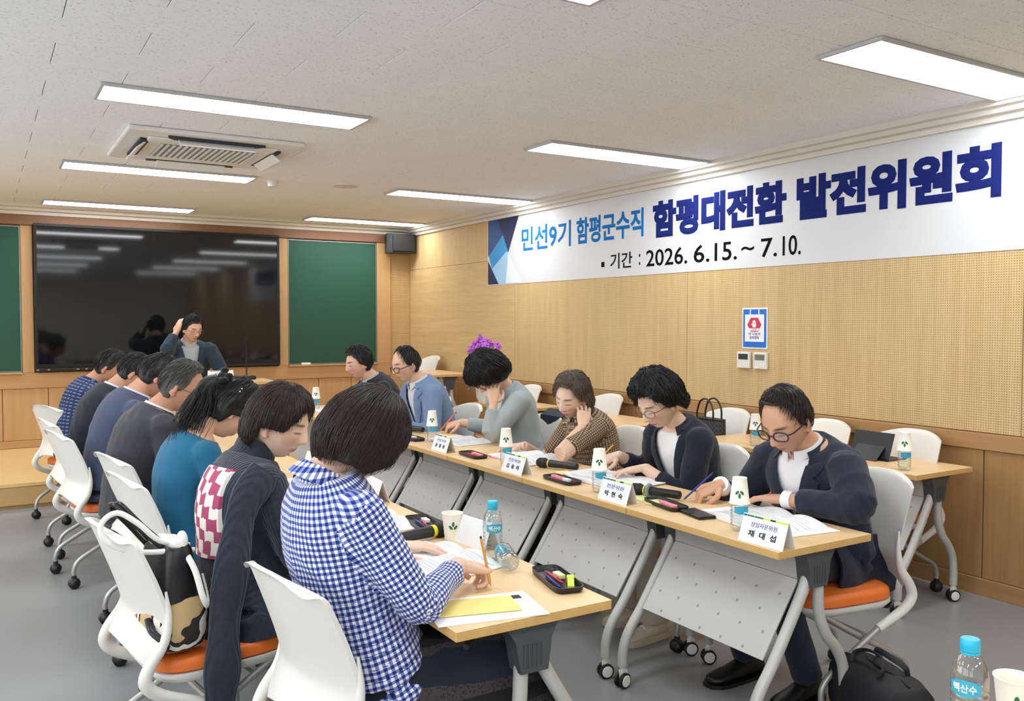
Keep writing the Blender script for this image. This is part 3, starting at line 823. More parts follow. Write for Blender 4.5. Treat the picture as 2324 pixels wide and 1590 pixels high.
def hairmat(key, a, b, rough=.42):
    t = NT(key); o = t.coord()
    t.color(t.mix(t.noise(o, 40, 3), srgb(a), srgb(b))); t.set(rough, spec=.45); t.done(key)
hairmat('hair_black', '0c0a0a', '171313', .5); hairmat('hair_brown', '1f1613', '33251f', .5); hairmat('hair_dkbrown', '1a1312', '2e221d')
hairmat('hair_greybrown', '4c3f37', '6d5d50'); hairmat('hair_saltpepper', '2c2b2b', '56544f'); hairmat('hair_soft', '191413', '2b221e')

def uvnode(t): return t.coord('UV')
def pattern_gingham(key, c1, c2, n):
    t = NT(key); x, y, z = t.sep(uvnode(t))
    a = t.math('GREATER_THAN', t.math('FRACT', t.math('MULTIPLY', x, n)), .5); b = t.math('GREATER_THAN', t.math('FRACT', t.math('MULTIPLY', y, n)), .5)
    f = t.math('MULTIPLY', t.math('ADD', a, b), .5)
    t.color(t.ramp(f, [(0, srgb('F0F1F4')), (.5, srgb('7683B8')), (1.0, srgb(c1))])); t.set(.8, spec=.2, sheen=.1)
    t.bump(t.noise(t.coord(), 14, 4, .55, .5), .5, .006); t.done(key)
pattern_gingham('gingham', '1E2B78', 'F0F1F4', 1 / .0155)
def pattern_print(key):
    t = NT(key); x, y, z = t.sep(uvnode(t))
    n = 1 / .024
    row = t.math('FLOOR', t.math('MULTIPLY', y, n))
    fx = t.math('FRACT', t.math('ADD', t.math('ADD', t.math('MULTIPLY', x, n * .75), t.math('MULTIPLY', row, .5)), t.math('MULTIPLY', y, n * .5))); fy = t.math('FRACT', t.math('MULTIPLY', y, n))
    a = t.math('MULTIPLY', t.math('GREATER_THAN', fx, .18), t.math('GREATER_THAN', .8, fx)); b = t.math('MULTIPLY', t.math('GREATER_THAN', fy, .35), t.math('GREATER_THAN', .72, fy))
    t.color(t.mix(t.math('MULTIPLY', a, b), srgb('2a3350'), srgb('6d7ba6'))); t.set(.8, spec=.2); t.bump(t.noise(t.coord(), 14, 4, .5, .5), .4, .005); t.done(key)
pattern_print('shirt_print')
def pattern_check(key):
    t = NT(key); u = uvnode(t); x, y, z = t.sep(u)
    n = 1 / .016
    a = t.math('GREATER_THAN', t.math('FRACT', t.math('MULTIPLY', x, n)), .62); b = t.math('GREATER_THAN', t.math('FRACT', t.math('MULTIPLY', y, n)), .62)
    t.color(t.mix(t.math('MAXIMUM', a, b), srgb('B59C7D'), srgb('57473b'))); t.set(.85, spec=.2); t.bump(t.noise(t.coord(), 14, 4, .5, .5), .4, .005); t.done(key)
pattern_check('brown_check')
fabric('navy_suit', '1b202c'); fabric('navy_suit_b', '1a2232'); fabric('charcoal', '37373d'); fabric('slate', '3f4760'); fabric('dark_suit', '23262e'); fabric('blue_jacket', '6d84a6', var=.16); fabric('grey_jacket', '9aa5a6', var=.06)
fabric('teal', '1d6285'); fabric('teal_dark', '31506e');  fabric('plaid_blue', '2a3946', var=.25); fabric('white_cloth', 'E6E6E8', var=.03); fabric('pale_shirt', 'C6CCD6', var=.04); fabric('grey_shirt', 'A9B0BA', var=.05)
t = NT('cardigan'); o = t.coord(); wv = t.node('ShaderNodeTexWave'); wv.inputs['Scale'].default_value = 34; wv.inputs['Distortion'].default_value = 1.2; t.link(o, wv.inputs['Vector'])
t.color(t.mix(t.noise(o, 60, 3), srgb('262b35'), srgb('3a404c'))); t.set(.95, spec=.15, sheen=.2); t.bump(t.math('ADD', wv.outputs['Fac'], t.math('MULTIPLY', t.noise(o, 14, 3, .5, .6), 2)), .5, .005); t.done('cardigan')
fabric('trouser_dark', '1d1f26'); fabric('trouser_navy', '1d2432'); fabric('cream_trouser', 'C9BFAC', var=.05); fabric('black_cloth', '141418'); fabric('skirt_knit', '2b2624')
plain('shoe_black', '141314', .4); plain('shoe_cream', 'D6CDBB', .6); plain('sole', 'D0C6B2', .6); plain('frame_dark', '2a2022', .3); plain('frame_red', '6d2a35', .3); plain('frame_thin', '6e5a4a', .3, .5)
t = NT('lace'); o = t.coord(); v = t.node('ShaderNodeTexVoronoi'); v.inputs['Scale'].default_value = 130; t.link(o, v.inputs['Vector'])
x, y, z = t.sep(o); st_ = t.math('GREATER_THAN', t.math('FRACT', t.math('MULTIPLY', z, 11)), .45)
t.color(t.mix(t.math('MULTIPLY', st_, t.math('GREATER_THAN', v.outputs['Distance'], .32)), srgb('121115'), srgb('3b3538'))); t.set(.85); t.done('lace')
t = NT('knit_pattern'); x, y, z = t.sep(uvnode(t)); wob = t.math('MULTIPLY', t.noise(t.coord(), 30, 2), .03)
blk = t.math('FRACT', t.math('MULTIPLY', t.math('ADD', y, wob), 24)); bx_ = t.math('FRACT', t.math('ADD', t.math('MULTIPLY', x, 11), t.math('MULTIPLY', t.math('FLOOR', t.math('MULTIPLY', t.math('ADD', y, wob), 24)), .37)))
t.color(t.mix(t.math('GREATER_THAN', bx_, .5), srgb('E9E2DA'), srgb('A8466A'))); t.set(.95); t.bump(t.noise(t.coord(), 300, 2), .4, .003); t.done('knit_pattern')

# ---- head
def g2(a, b): return exp(-(a * a + b * b))
def head_mb(Hc, R, hs):
    n, m = 104, 68; vs = []
    for i in range(m + 1):
        th = pi * i / m
        for j in range(n):
            ph = 2 * pi * j / n
            dx, dy, dz = sin(th) * sin(ph), sin(th) * cos(ph), cos(th)
            x, y, z = .0745 * dx, .095 * dy, .116 * dz
            if dz < 0:
                t_ = -dz; x *= 1 - .30 * t_ ** 1.7
                y *= (1 - .06 * t_ ** 2) if dy > 0 else (1 - .42 * t_ ** 1.2)
            if dz > .3 and dy > 0: y *= 1 - .10 * (dz - .3)
            if dy > 0:
                f = min(1, dy * 2.2); ax = abs(x)
                k = 0
                if -.052 < z < .03:
                    q = (.020 - z) / .055                      # 0 at the bridge, ~1 at the tip
                    hgt = .004 + .022 * max(0, min(1, q)) ** 1.4 if z > -.036 else .026 * max(0, (z + .052) / .016)
                    if z > .015: hgt *= max(0, (.03 - z) / .015)
                    k += hgt * exp(-(x / (.0085 + .0065 * max(0, min(1, q)))) ** 2)
                k += .006 * g2((ax - .014) / .007, (z + .037) / .008)
                k -= .011 * g2((ax - .031) / .016, (z - .004) / .013)
                k += .0075 * g2((ax - .032) / .0125, (z + .001) / .0085)
                k += .004 * g2((ax - .028) / .022, (z - .024) / .008)
                k += .007 * g2(x / .019, (z + .0635) / .0055) + .007 * g2(x / .017, (z + .0755) / .006)
                k += .004 * g2((ax - .043) / .018, (z + .028) / .02) + .010 * g2(x / .024, (z + .103) / .016)
                y += k * f
            vs.append(Hc + R @ (Vector((x, y, z)) * hs))
    fs = [(i * n + j, (i + 1) * n + j, (i + 1) * n + (j + 1) % n, i * n + (j + 1) % n) for i in range(m) for j in range(n)]
    mb = MB(); mb.add(vs, fs)
    for s in (-1, 1):
        er = R @ Euler((radians(-12), 0, s * radians(-22))).to_matrix()
        mb.ell(Hc + R @ (Vector((s * .077, -.014, -.012)) * hs), (.007 * hs, .019 * hs, .031 * hs), 14, 10, er)
        mb.ell(Hc + R @ (Vector((s * .076, -.006, -.036)) * hs), (.007 * hs, .010 * hs, .012 * hs), 10, 8, er)
    return mb
def head_marks(me, Hc, R, hs):
    Ri = R.transposed(); out = []
    for v in me.vertices:
        p = (Ri @ (v.co - Hc)) / hs; x, y, z = abs(p.x), p.y, p.z
        r = g = b = 0
        if y > .045 and -.12 < z < .06:
            r = exp(-((x / .022) ** 2 + ((z + .0695) / .009) ** 2) ** 2)
            g = max(exp(-(((x - .031) / .018) ** 4 + ((z - .026 - .10 * max(0, .035 - abs(x - .02)) * .3 + .004) / .0045) ** 2)), exp(-(((x - .032) / .0145) ** 4 + ((z + .0045) / .0034) ** 2)) * .95)
            g = max(g, .55 * exp(-((x / .021) ** 4 + ((z + .0695) / .0022) ** 2)))  # mouth line: shade of the lip crease painted in, not modelled
            b = exp(-(((x - .042) / .022) ** 2 + ((z + .03) / .022) ** 2)) + .6 * exp(-((x / .012) ** 2 + ((z + .034) / .01) ** 2))
        if abs(p.x) > .07 and -.05 < z < .03: b = max(b, .8)
        out.append((r, g, min(1, b), 1))
    return out

# ---- hair
def keyed(K, a):
    for (a0, v0), (a1, v1) in zip(K, K[1:]):
        if a0 <= a <= a1:
            f = (a - a0) / (a1 - a0); f = f * f * (3 - 2 * f); return v0 + (v1 - v0) * f
    return K[-1][1]
STY = {
    'short': dict(lim=[(0, 36), (42, 38), (58, 52), (70, 78), (78, 92), (95, 97), (110, 122), (180, 128)], top=.016, side=.008, back=.011, hang=0, lump=.003),
    'short_side': dict(lim=[(0, 35), (46, 37), (60, 50), (70, 72), (78, 91), (95, 97), (110, 122), (180, 128)], top=.018, side=.008, back=.011, hang=0, lump=.003),
    'fringe': dict(lim=[(0, 52), (40, 54), (60, 68), (78, 92), (95, 99), (110, 122), (180, 128)], top=.020, side=.012, back=.013, hang=0, lump=.004),
    'receding': dict(lim=[(0, 20), (30, 20), (55, 50), (72, 86), (95, 96), (110, 122), (180, 128)], top=.007, side=.008, back=.010, hang=0, lump=.002),
    'bob': dict(lim=[(0, 72), (30, 74), (45, 84), (62, 118), (85, 140), (180, 150)], top=.022, side=.022, back=.026, hang=.165, lump=.004, tuck=.40),
    'bob_ear': dict(lim=[(0, 56), (30, 60), (46, 76), (62, 92), (88, 93), (106, 97), (116, 132), (128, 146), (180, 150)], top=.024, side=.019, back=.026, hang=.165, lump=.005, tuck=.36),
    'perm': dict(lim=[(0, 54), (35, 56), (56, 72), (76, 92), (96, 98), (108, 122), (180, 136)], top=.044, side=.026, back=.040, hang=.13, lump=.012, tuck=.35),
    'perm_low': dict(lim=[(0, 74), (35, 78), (58, 92), (80, 112), (100, 122), (180, 138)], top=.048, side=.040, back=.046, hang=.13, lump=.011, tuck=.35),
    'tied': dict(lim=[(0, 48), (35, 50), (58, 70), (78, 96), (92, 100), (108, 128), (180, 132)], top=.022, side=.014, back=.020, hang=0, lump=.005),
    'wavy': dict(lim=[(0, 46), (35, 50), (56, 74), (74, 90), (90, 98), (104, 132), (180, 140)], top=.026, side=.016, back=.030, hang=.15, lump=.008, tuck=.40),
}
def hair_mesh(style, Hc, R, hs, nst, curl=0, sweep=0, seed=1, thin=1.0):
    S = STY[style]; rnd = random.Random(seed); off = Vector((seed * 3.1, 0, 0))
    def lim(ph):
        a = abs((math.degrees(ph) + 180) % 360 - 180); return radians(keyed(S['lim'], a))
    def pos(th, ph, extra=0):
        a = abs((math.degrees(ph) + 180) % 360 - 180)
        w = max(0, cos(th)); sb = S['back'] if a > 110 else S['side'] + (S['back'] - S['side']) * max(0, (a - 80) / 30) if a > 80 else S['side']
        t_ = sb + (S['top'] - sb) * w
        d = Vector((sin(th) * sin(ph), sin(th) * cos(ph), cos(th)))
        t_ += S['lump'] * noise.noise(d * 3.2 + off) + S['lump'] * .6 * noise.noise(d * 8 + off) + extra
        if th <= pi / 2: p = Vector(((.0745 + t_) * d.x, (.095 + t_) * d.y, (.116 + t_) * d.z))
        else:
            q = (th - pi / 2) / (pi / 2); sx, cx = sin(ph), cos(ph)
            if S['hang']:
                k = 1 + .10 * sin(pi * min(1, q * 1.3)) - S['tuck'] * q * q
                yb = 1 - (.25 * q if cx < 0 else 0)
                p = Vector(((.0745 + t_) * sx * k, (.095 + t_) * cx * k * yb, -S['hang'] * q))
            else:
                e = -cos(th)
                p = Vector(((.0745 + t_) * d.x * (1 - .26 * e ** 1.7), (.095 + t_) * d.y * (1 - .38 * e ** 1.2), (.116 + t_ * .5) * d.z))
        return Hc + R @ (p * hs)
    nph, nth = 76, 22; mb = MB(); P = []
    for j in range(nph + 1):
        ph = 2 * pi * j / nph; L = lim(ph) * (1 + .03 * noise.noise(Vector((sin(ph) * 5, cos(ph) * 5, seed))))
        row = [pos(L * i / nth, ph) for i in range(nth + 1)]
        row.append(pos(L, ph, -.012)); row.append(pos(L * .93, ph, -.03 if S['hang'] else -.022)); P.append(row)
    mb.grid(P)
    for k in range(nst):
        ph = rnd.uniform(-pi, pi); L = lim(ph); th0 = L * rnd.uniform(.02, .70); th1 = min(L * (rnd.uniform(.98, 1.06) if S['hang'] else rnd.uniform(.88, .98)), th0 + (L * rnd.uniform(.35, .8) if S['hang'] else min(.5, L * .4)))
        tw = rnd.uniform(-.12, .12) + sweep * (1 - th0 / L); pts = []; rr = []
        e0 = rnd.uniform(.000, .006); rad = rnd.uniform(.0022, .0042) * thin; cp = rnd.uniform(0, 6.28); cf = rnd.uniform(8, 14)
        for i in range(7):
            f = i / 6; e = e0 * sin(pi * f) + .0015 - .004 * (f > .95)
            pp = pos(th0 + (th1 - th0) * f, ph + tw * f, e)
            if curl: pp = pp + R @ (Vector((sin(cp + cf * f), cos(cp + cf * f * 1.3), sin(cp * 2 + cf * f))) * curl * hs)
            pts.append(pp); rr.append(max(.0005, rad * hs * (1 - .75 * f ** 2) * (.35 + .65 * min(1, f * 5))))
        mb.tube(pts, rr, 3 if thin < .5 else 4, cap=False, flat=.7)
    return mb

# ---- hands
FL = [(.041, .025, .020), (.046, .029, .021), (.042, .027, .020), (.033, .020, .017)]
def hand_mb(mb, M, sx, curl=(25, 35, 25), thumb=0.0, sc=1.0, spread=5):
    def T(p): return M @ (Vector(p) * sc)
    rs = []
    for y, w_, h_, z_ in ((-.012, .026, .020, 0), (.0, .027, .020, 0), (.02, .032, .019, 0), (.05, .040, .017, -.001), (.08, .043, .0145, -.001), (.096, .039, .0105, 0)):
        rs.append([T((w_ * (abs(cos(a)) ** .75) * (1 if cos(a) > 0 else -1), y, z_ + h_ * (abs(sin(a)) ** .8) * (1 if sin(a) > 0 else -1))) for a in [2 * pi * j / 16 for j in range(16)]])
    mb.rings(rs)
    for i, bx in enumerate((.0315, .0108, -.0108, -.031)):
        p = Vector((sx * bx, (.090, .096, .092, .082)[i], 0)); a = 0.0; sp = sx * radians((1.5 - i) * spread)
        c = curl[i] if isinstance(curl[0], (tuple, list)) else curl
        pts = [Vector((p.x, p.y - .018, p.z)), p.copy()]; rr = [.0092, .0094]
        for k in range(3):
            a += radians(c[k]); L = FL[i][k]
            d = Vector((sin(sp) * cos(a), cos(sp) * cos(a), -sin(a)))
            p = p + d * L * .55; pts.append(p.copy()); rr.append((.0088, .0080, .0073)[k])
            p = p + d * L * .45; pts.append(p.copy()); rr.append((.0091, .0082, .0062)[k])
        if i == 3: rr = [r * .88 for r in rr]
        mb.tube([T(q) for q in pts], [r * sc for r in rr], 10)
    p = Vector((sx * .026, .012, -.004)); pts = [p.copy()]; rr = [.014]
    d0 = Vector((sx * .80, .62, -.25)).normalized(); d1 = Vector((sx * .35, .93, -.30)).normalized(); d2 = Vector((sx * -.05, .97, -.25)).normalized(); cl = Vector((-sx * .75, .55, -.55)).normalized()
    for d, L, r in ((d0, .040, .0125), (d1.lerp(cl, thumb * .6).normalized(), .034, .0105), (d2.lerp(cl, thumb).normalized(), .027, .0078)):
        p = p + d * L; pts.append(p.copy()); rr.append(r)
    mb.tube([T(q) for q in pts], [r * sc for r in rr], 10)

def ik(S, W, a, b, pole):
    D = W - S; L = D.length
    if L > (a + b) * .995: k = L / ((a + b) * .99); a *= k; b *= k
    u = D / L; x = (a * a - b * b + L * L) / (2 * L); h_ = sqrt(max(0, a * a - x * x))
    pv = pole - u * pole.dot(u)
    if pv.length < 1e-4: pv = Vector((0, 0, -1)) - u * -u.z
    return S + u * x + pv.normalized() * h_
def bez(a, b, c, t): return a * (1 - t) ** 2 + b * (2 * t * (1 - t)) + c * t * t

TOR_M = [(-.16, .150, .115), (-.06, .172, .130), (.05, .174, .130), (.2, .163, .124), (.38, .158, .118), (.55, .170, .120), (.70, .183, .118), (.82, .180, .105), (.90, .140, .088), (.96, .095, .074), (1.0, .072, .066)]
TOR_F = [(-.16, .150, .118), (-.06, .172, .132), (.05, .170, .128), (.2, .148, .112), (.38, .140, .106), (.55, .152, .116), (.70, .163, .114), (.82, .160, .098), (.90, .126, .082), (.96, .085, .068), (1.0, .062, .058)]

def person(c):
    """c: head (world), rz, pitch/yaw/roll of the head, s, hs, hands, clothes ..."""
    s = c.get('s', 1.06); hs = c.get('hs', 1.10); fem = c.get('fem', False); near = c.get('near', 1)
    rz = RT(c['rz']); W2L = Matrix.Rotation(-rz, 3, 'Z')
    head_w = Vector(c['head']); seat = c.get('seat', .466) + c.get('base', 0)
    Rh = Euler((0, 0, RT(c.get('hyaw', 0)))).to_matrix() @ Euler((0, RT(c.get('hroll', 0)), 0)).to_matrix() @ Euler((-RT(c.get('hpitch', 35)), 0, 0)).to_matrix()
    # root under the head for now; local origin = floor point below the hips, fixed after the spine is solved
    def l0(p): return W2L @ (Vector(p) - Vector((head_w.x, head_w.y, 0)))
    Hc = l0(head_w)
    Sb = Hc + Rh @ (Vector((0, -.030, -.075)) * hs)          # base of the skull
    nd = Vector((0, c.get('nfwd', .85), .8)).normalized()
    N = Sb - nd * c.get('neck', .060) * s
    pz = seat + .085 * s
    L = c.get('spine', .495) * s; dz = N.z - pz
    dy = c['lean'] * s if 'lean' in c else (sqrt(L * L - dz * dz) if L > dz else .06)
    P0 = Vector((c.get('hipx', 0), N.y - dy, pz)); 
    sh = Vector((P0.x, P0.y, 0))
    Hc -= sh; Sb -= sh; N -= sh; P0 -= sh
    origin_w = Vector((head_w.x, head_w.y, 0)) + Matrix.Rotation(rz, 3, 'Z') @ sh
    def toL(p): return W2L @ (Vector(p) - origin_w)
    root = thing('person', c['label'], 'person', origin_w, rz, c.get('group'))
    root.location.z = c.get('base', 0)
    bz = Vector((0, 0, c.get('base', 0)))
    zs = lambda me: me.transform(Matrix.Translation(-bz))
    mid = (P0 + N) / 2 + Vector((0, -(.045 + .16 * dy) * s * c.get('slouch', 1), .035 * s))
    def spine(t):
        if t < 0: return P0 + (mid - P0).normalized() * t * .5 * s
        return bez(P0, mid, N, t)
    def frame(t):
        e = .02; T = (spine(min(1, t + e)) - spine(max(0, t - e))).normalized()
        X = Vector((1, 0, 0)); X = (X - T * X.dot(T)).normalized(); return spine(t), T, X, T.cross(X)
    TOR = TOR_F if fem else TOR_M
    gs = s * c.get('girth', 1)
    def prof(t):
        for (a, w0, d0), (b, w1, d1) in zip(TOR, TOR[1:]):
            if a <= t <= b: f = (t - a) / (b - a); return (w0 + (w1 - w0) * f) * gs, (d0 + (d1 - d0) * f) * gs
        return (TOR[0][1] * gs, TOR[0][2] * gs) if t < TOR[0][0] else (TOR[-1][1] * gs, TOR[-1][2] * gs)
    def tpt(t, x, inf=0, back=False):
        p, T, X, F = frame(t); w_, d_ = prof(t); w_ += inf; d_ += inf
        k = sqrt(max(0, 1 - min(1, abs(x) / w_) ** 2.3)); return p + X * x + F * (d_ * k * (-1 if back else 1))
    def torso(mb, inf, t0, t1, flare=0, n=22):
        rs = []; m_ = 16
        for i in range(m_ + 1):
            t = t0 + (t1 - t0) * i / m_; p, T, X, F = frame(t); w_, d_ = prof(t); e = inf + flare * max(0, .15 - t)
            rs.append([p + X * (w_ + e) * cos(a) + F * (d_ + e) * sin(a) for a in [2 * pi * j / n for j in range(n)]])
        mb.rings(rs)
    # shoulders and arms
    shw = (.152 if fem else .178) * s * c.get('shw', 1); arms = {}
    for side in ('L', 'R'):
        sx = -1 if side == 'L' else 1
        hd = c['hands'].get(side)
        p, T, X, F = frame(.85); S = p + X * sx * shw + F * (.02 * s) - T * .01 * s
        if hd is None: hd = dict(pos=None)
        if hd.get('pos') is not None: Wp = toL(hd['pos'])
        else: Wp = Vector((sx * .10, P0.y + .42 * s, seat + .31))
        fd = W2L @ Vector(hd['dir']) if hd.get('dir') else Vector((-sx * .35, .93, -.1))
        up = W2L @ Vector(hd['up']) if hd.get('up') else Vector((sx * .15, .1, 1))
        fd.normalize(); Y = fd; Zv = (up - Y * up.dot(Y)).normalized(); Xv = Y.cross(Zv)
        Wr = Wp - Y * .07 * s                                   # pos is the middle of the hand
        D = Wr - S
        maxr = (.29 + .255) * s * 1.02
        if D.length > maxr:                                     # bring the shoulder girdle forward for a long reach
            S = S + D.normalized() * min(.08 * s, D.length - maxr)
        pole = Vector(hd['pole']) if hd.get('pole') else Vector((sx * .55, -.25, -.8))
        E = toL(hd['elbow']) if hd.get('elbow') else ik(S, Wr, .29 * s, .255 * s, pole)
        M = Matrix(((Xv.x, Y.x, Zv.x, Wr.x), (Xv.y, Y.y, Zv.y, Wr.y), (Xv.z, Y.z, Zv.z, Wr.z), (0, 0, 0, 1)))
        arms[side] = (S, E, Wr, M, sx, hd)
    kR = c.get('limb', 1.0)
    def arm_tube(mb, side, r, f0=0.0, f1=1.0, n=14):
        S, E, Wr = arms[side][:3]; pts = []; rr = []
        A = [S.lerp(E, t) for t in (0, .25, .5, .75, .92)] + [S.lerp(E, 1) * .5 + (S * .04 + E * .92 + Wr * .04) * .5] + [E.lerp(Wr, t) for t in (.08, .3, .55, .8, 1.0)]
        n_ = len(A)
        for i, q in enumerate(A):
            f = i / (n_ - 1)
            if f0 - 1e-6 <= f <= f1 + 1e-6: pts.append(q); rr.append(keyed(r, f))
        mb.tube(pts, rr, n)
    # ---- body
    vox = .0043 if near else .006
    hm = head_mb(Hc, Rh, hs)
    nr = (.047 if fem else .056) * s
    hm.tube([Hc + Rh @ (Vector((0, -.022, -.02)) * hs), Sb, Sb.lerp(N, .5), N, spine(.90)], [nr * .95, nr * .98, nr, nr * 1.10, nr * 1.15], 18)
    hme = remesh(hm, vox, 2, .45); parts = [(hme, head_marks(hme, Hc, Rh, hs))]
    cb = MB(); torso(cb, 0, -.16, 1.0)
    for side in arms: arm_tube(cb, side, [(0, .055 * s), (.45, .044 * s), (.6, .040 * s), (1, .027 * s)], 0, .7)
    kn = {}
    for sx, ss in ((-1, 'L'), (1, 'R')):
        k = c.get('feet', {}).get(ss, (0, 0)); hip = P0 + Vector((sx * .085 * s, 0, -.01)); knee = Vector((sx * (.10 + c.get('kspread', .03)) * s, P0.y + .41 * s, seat + .075 * s)); ank = Vector((knee.x + k[0], knee.y - .03 + k[1], .085 * s + c.get('base', 0)))
        kn[ss] = (hip, knee, ank)
        cb.tube([hip, hip.lerp(knee, .5), knee, knee.lerp(ank, .35), ank], [.078 * s, .070 * s, .054 * s, .052 * s, .036 * s], 12)
    parts.append((remesh(cb, .022, 3), None))
    for side, (S, E, Wr, M, sx, hd) in arms.items():
        ah = MB(); q = .56 if not c.get('short_sleeve') else .20
        arm_tube(ah, side, [(0, .050 * s), (.45, .043 * s), (.6, .041 * s), (.8, .034 * s), (1, .0265 * s)], q, 1.0)
        hand_mb(ah, M, -1 if side == 'R' else 1, hd.get('curl', (22, 32, 22)), hd.get('thumb', .2), s * .98, hd.get('spread', 5))
        parts.append((remesh(ah, .0030 if near and not hd.get('hidden') else .0085, 1, .4), None))
    bme = joined(parts); bme.materials.append(MATS[c.get('skin', 'skin_a')]); zs(bme)
    obj('body', bme, None, root)
    # ---- cloth helper: union, wrinkles, uv
    def cloth(name, mb, vox_, mat, it=4, wr=.004, cut=None, parent=root, uv=True):
        me = remesh(mb, vox_, it)
        nv = len(me.vertices); nn = [v.normal.copy() for v in me.vertices]; so = Vector((len(name) * 1.7, c['head'][1] * 5, 0))
        for v, n_ in zip(me.vertices, nn):
            p = v.co; d = noise.noise(p * 8 + so) * .7 + (.45 - 1.6 * abs(noise.noise(Vector((p.x * 11 + p.z * 6, p.y * 11 + p.z * 5, p.z * 7)) + so))) * .9
            for side in arms:
                E = arms[side][1]; q = (p - E).length
                if q < .11 * s: d += sin((p - E).dot((arms[side][2] - arms[side][0]).normalized()) * 150) * .8 * (1 - q / (.11 * s))
            v.co = p + n_ * d * wr
        if cut:
            bm = bmesh.new(); bm.from_mesh(me)
            kill = [f for f in bm.faces if cut(f.calc_center_median())]
            bmesh.ops.delete(bm, geom=kill, context='FACES'); bm.to_mesh(me); bm.free()
        if uv and mat in ('gingham', 'shirt_print', 'brown_check', 'knit_pattern'):
            ul = me.uv_layers.new(name='UVMap'); samp = [(t, frame(t)) for t in [-.3 + i * .05 for i in range(28)]]
            segs = []
            for side, (S, E, Wr, *_r) in arms.items(): segs += [(S, E, 0), (E, Wr, (E - S).length)]
            vs = [v.co.copy() for v in me.vertices]; tl = L
            for poly in me.polygons:
                ct = poly.center; best = None
                bt = min(samp, key=lambda q: (q[1][0] - ct).length_squared)
                dt = (ct - bt[1][0]).length - .155 * s
                bs = None; bd = 1e9
                for (A, B, l0_) in segs:
                    ab = B - A; f = max(0, min(1, (ct - A).dot(ab) / ab.length_squared)); d = (ct - A - ab * f).length - .055 * s
                    if f == 0 and l0_ == 0: d += .05
                    if d < bd: bd = d; bs = (A, ab, l0_)
                arm = bd < dt and (ct - bt[1][0]).length > .15 * s * .95
                if arm:
                    A, ab, l0_ = bs; u = ab.normalized(); r0 = Vector((0, 0, 1)); r0 = (r0 - u * r0.dot(u)).normalized(); r1 = u.cross(r0)
                    d = ct - A; ac = math.atan2(d.dot(r1), d.dot(r0)); vc = None
                    for li in poly.loop_indices:
                        d = vs[me.loops[li].vertex_index] - A; a = math.atan2(d.dot(r1), d.dot(r0))
                        if a - ac > pi: a -= 2 * pi
                        if a - ac < -pi: a += 2 * pi
                        ul.data[li].uv = (a * .062, d.dot(u) + l0_)
                else:
                    t0, (p0, T, X, F) = bt; d = ct - p0; ac = math.atan2(d.dot(X), d.dot(F))
                    for li in poly.loop_indices:
                        d = vs[me.loops[li].vertex_index] - p0; a = math.atan2(d.dot(X), d.dot(F))
                        if a - ac > pi: a -= 2 * pi
                        if a - ac < -pi: a += 2 * pi
                        ul.data[li].uv = (a * .155, t0 * tl + d.dot(T))
        me.polygons.foreach_set('use_smooth', [True] * len(me.polygons))
        me.materials.clear(); me.materials.append(MATS[mat]); zs(me)
        return obj(name, me, None, parent)
    def tloc(p):
        # position on the torso: t along the spine, lateral x, front distance
        best = min(((spine(t) - p).length_squared, t) for t in TS); t = best[1]; q, T, X, F = frame(t); d = p - q
        return t, d.dot(X), d.dot(F)
    TS = [i * .04 for i in range(-6, 27)]
    vc = .0085 if near else .011
    # ---- garments
    top = c['top']; kind = top['kind']
    SL = [(0, .070 * s), (.12, .066 * s), (.45, .056 * s), (.6, .054 * s), (1, .041 * s)]
    if fem: SL = [(f, r * .90) for f, r in SL]
    if kind == 'jacket':
        sm = MB(); torso(sm, .008, -.05, .955)
        cloth('shirt', sm, .013, top.get('shirt', 'white_cloth'), 3, .002, uv=False)
        jm = MB(); torso(jm, .022, top.get('hem', -.15), .975, .05)
        for side in arms:
            arm_tube(jm, side, [(f, r * top.get('slv', 1)) for f, r in SL], 0, .985)
            jm.ell(arms[side][0] + Vector((0, 0, -.004)), (.066 * s,) * 3)
        tb = top.get('button', .36); vw = top.get('vw', .075) * s
        def half(t): return .004 + vw * max(0, (t - tb) / (.93 - tb)) ** .85
        def cut(p):
            if abs(p.x) > vw + .02: return False
            t, x, f = tloc(p); return f > .03 and t > tb - .02 and abs(x) < half(t) and t < .97 and f > .045
        opn = top.get('open', True)
        jk = cloth('jacket', jm, vc, top['mat'], 4, .0055, cut if opn else None)
        if near:
            for side in arms:
                S_, E_, W_ = arms[side][:3]; u_ = (W_ - E_).normalized(); cm = MB()
                cm.tube([W_ - u_ * .035, W_ - u_ * .004, W_ + u_ * .006], [.034 * s, .035 * s, .0345 * s], 16); m_ = cm.mesh('shirt_cuff', [top.get('shirt', 'white_cloth')], True); zs(m_)
                if top.get('shirt_collar', True): obj('shirt_cuff', m_, None, root)
        if opn:
            for sx in (-1, 1):
                P = []; Q = []
                for i in range(13):
                    t = tb - .03 + (.935 - tb + .03) * i / 12; h0 = half(max(t, tb)) - .004
                    lw_ = (.012 + .058 * max(0, min(1, (t - tb + .03) / .34)) ** .8) * s
                    if t > .80: lw_ *= .62 if t < .84 else .9
                    a = [tpt(t, sx * (h0 + lw_ * k / 4), .027 + .004 * sin(pi * k / 4)) for k in range(5)]
                    b = [tpt(t, sx * (h0 + lw_ * k / 4), .021) for k in range(5)]
                    P.append(a); Q.append(b)
                lm = MB().slab(P, Q).mesh('lapel', [top['mat']], True); zs(lm); obj('lapel', lm, None, jk)
    else:
        jm = MB(); torso(jm, top.get('inf', .014), top.get('hem', -.10), top.get('neck', .985), top.get('flare', .05))
        f1 = .31 if c.get('short_sleeve') else .985
        sl = [(f, r * top.get('slv', .92)) for f, r in SL]
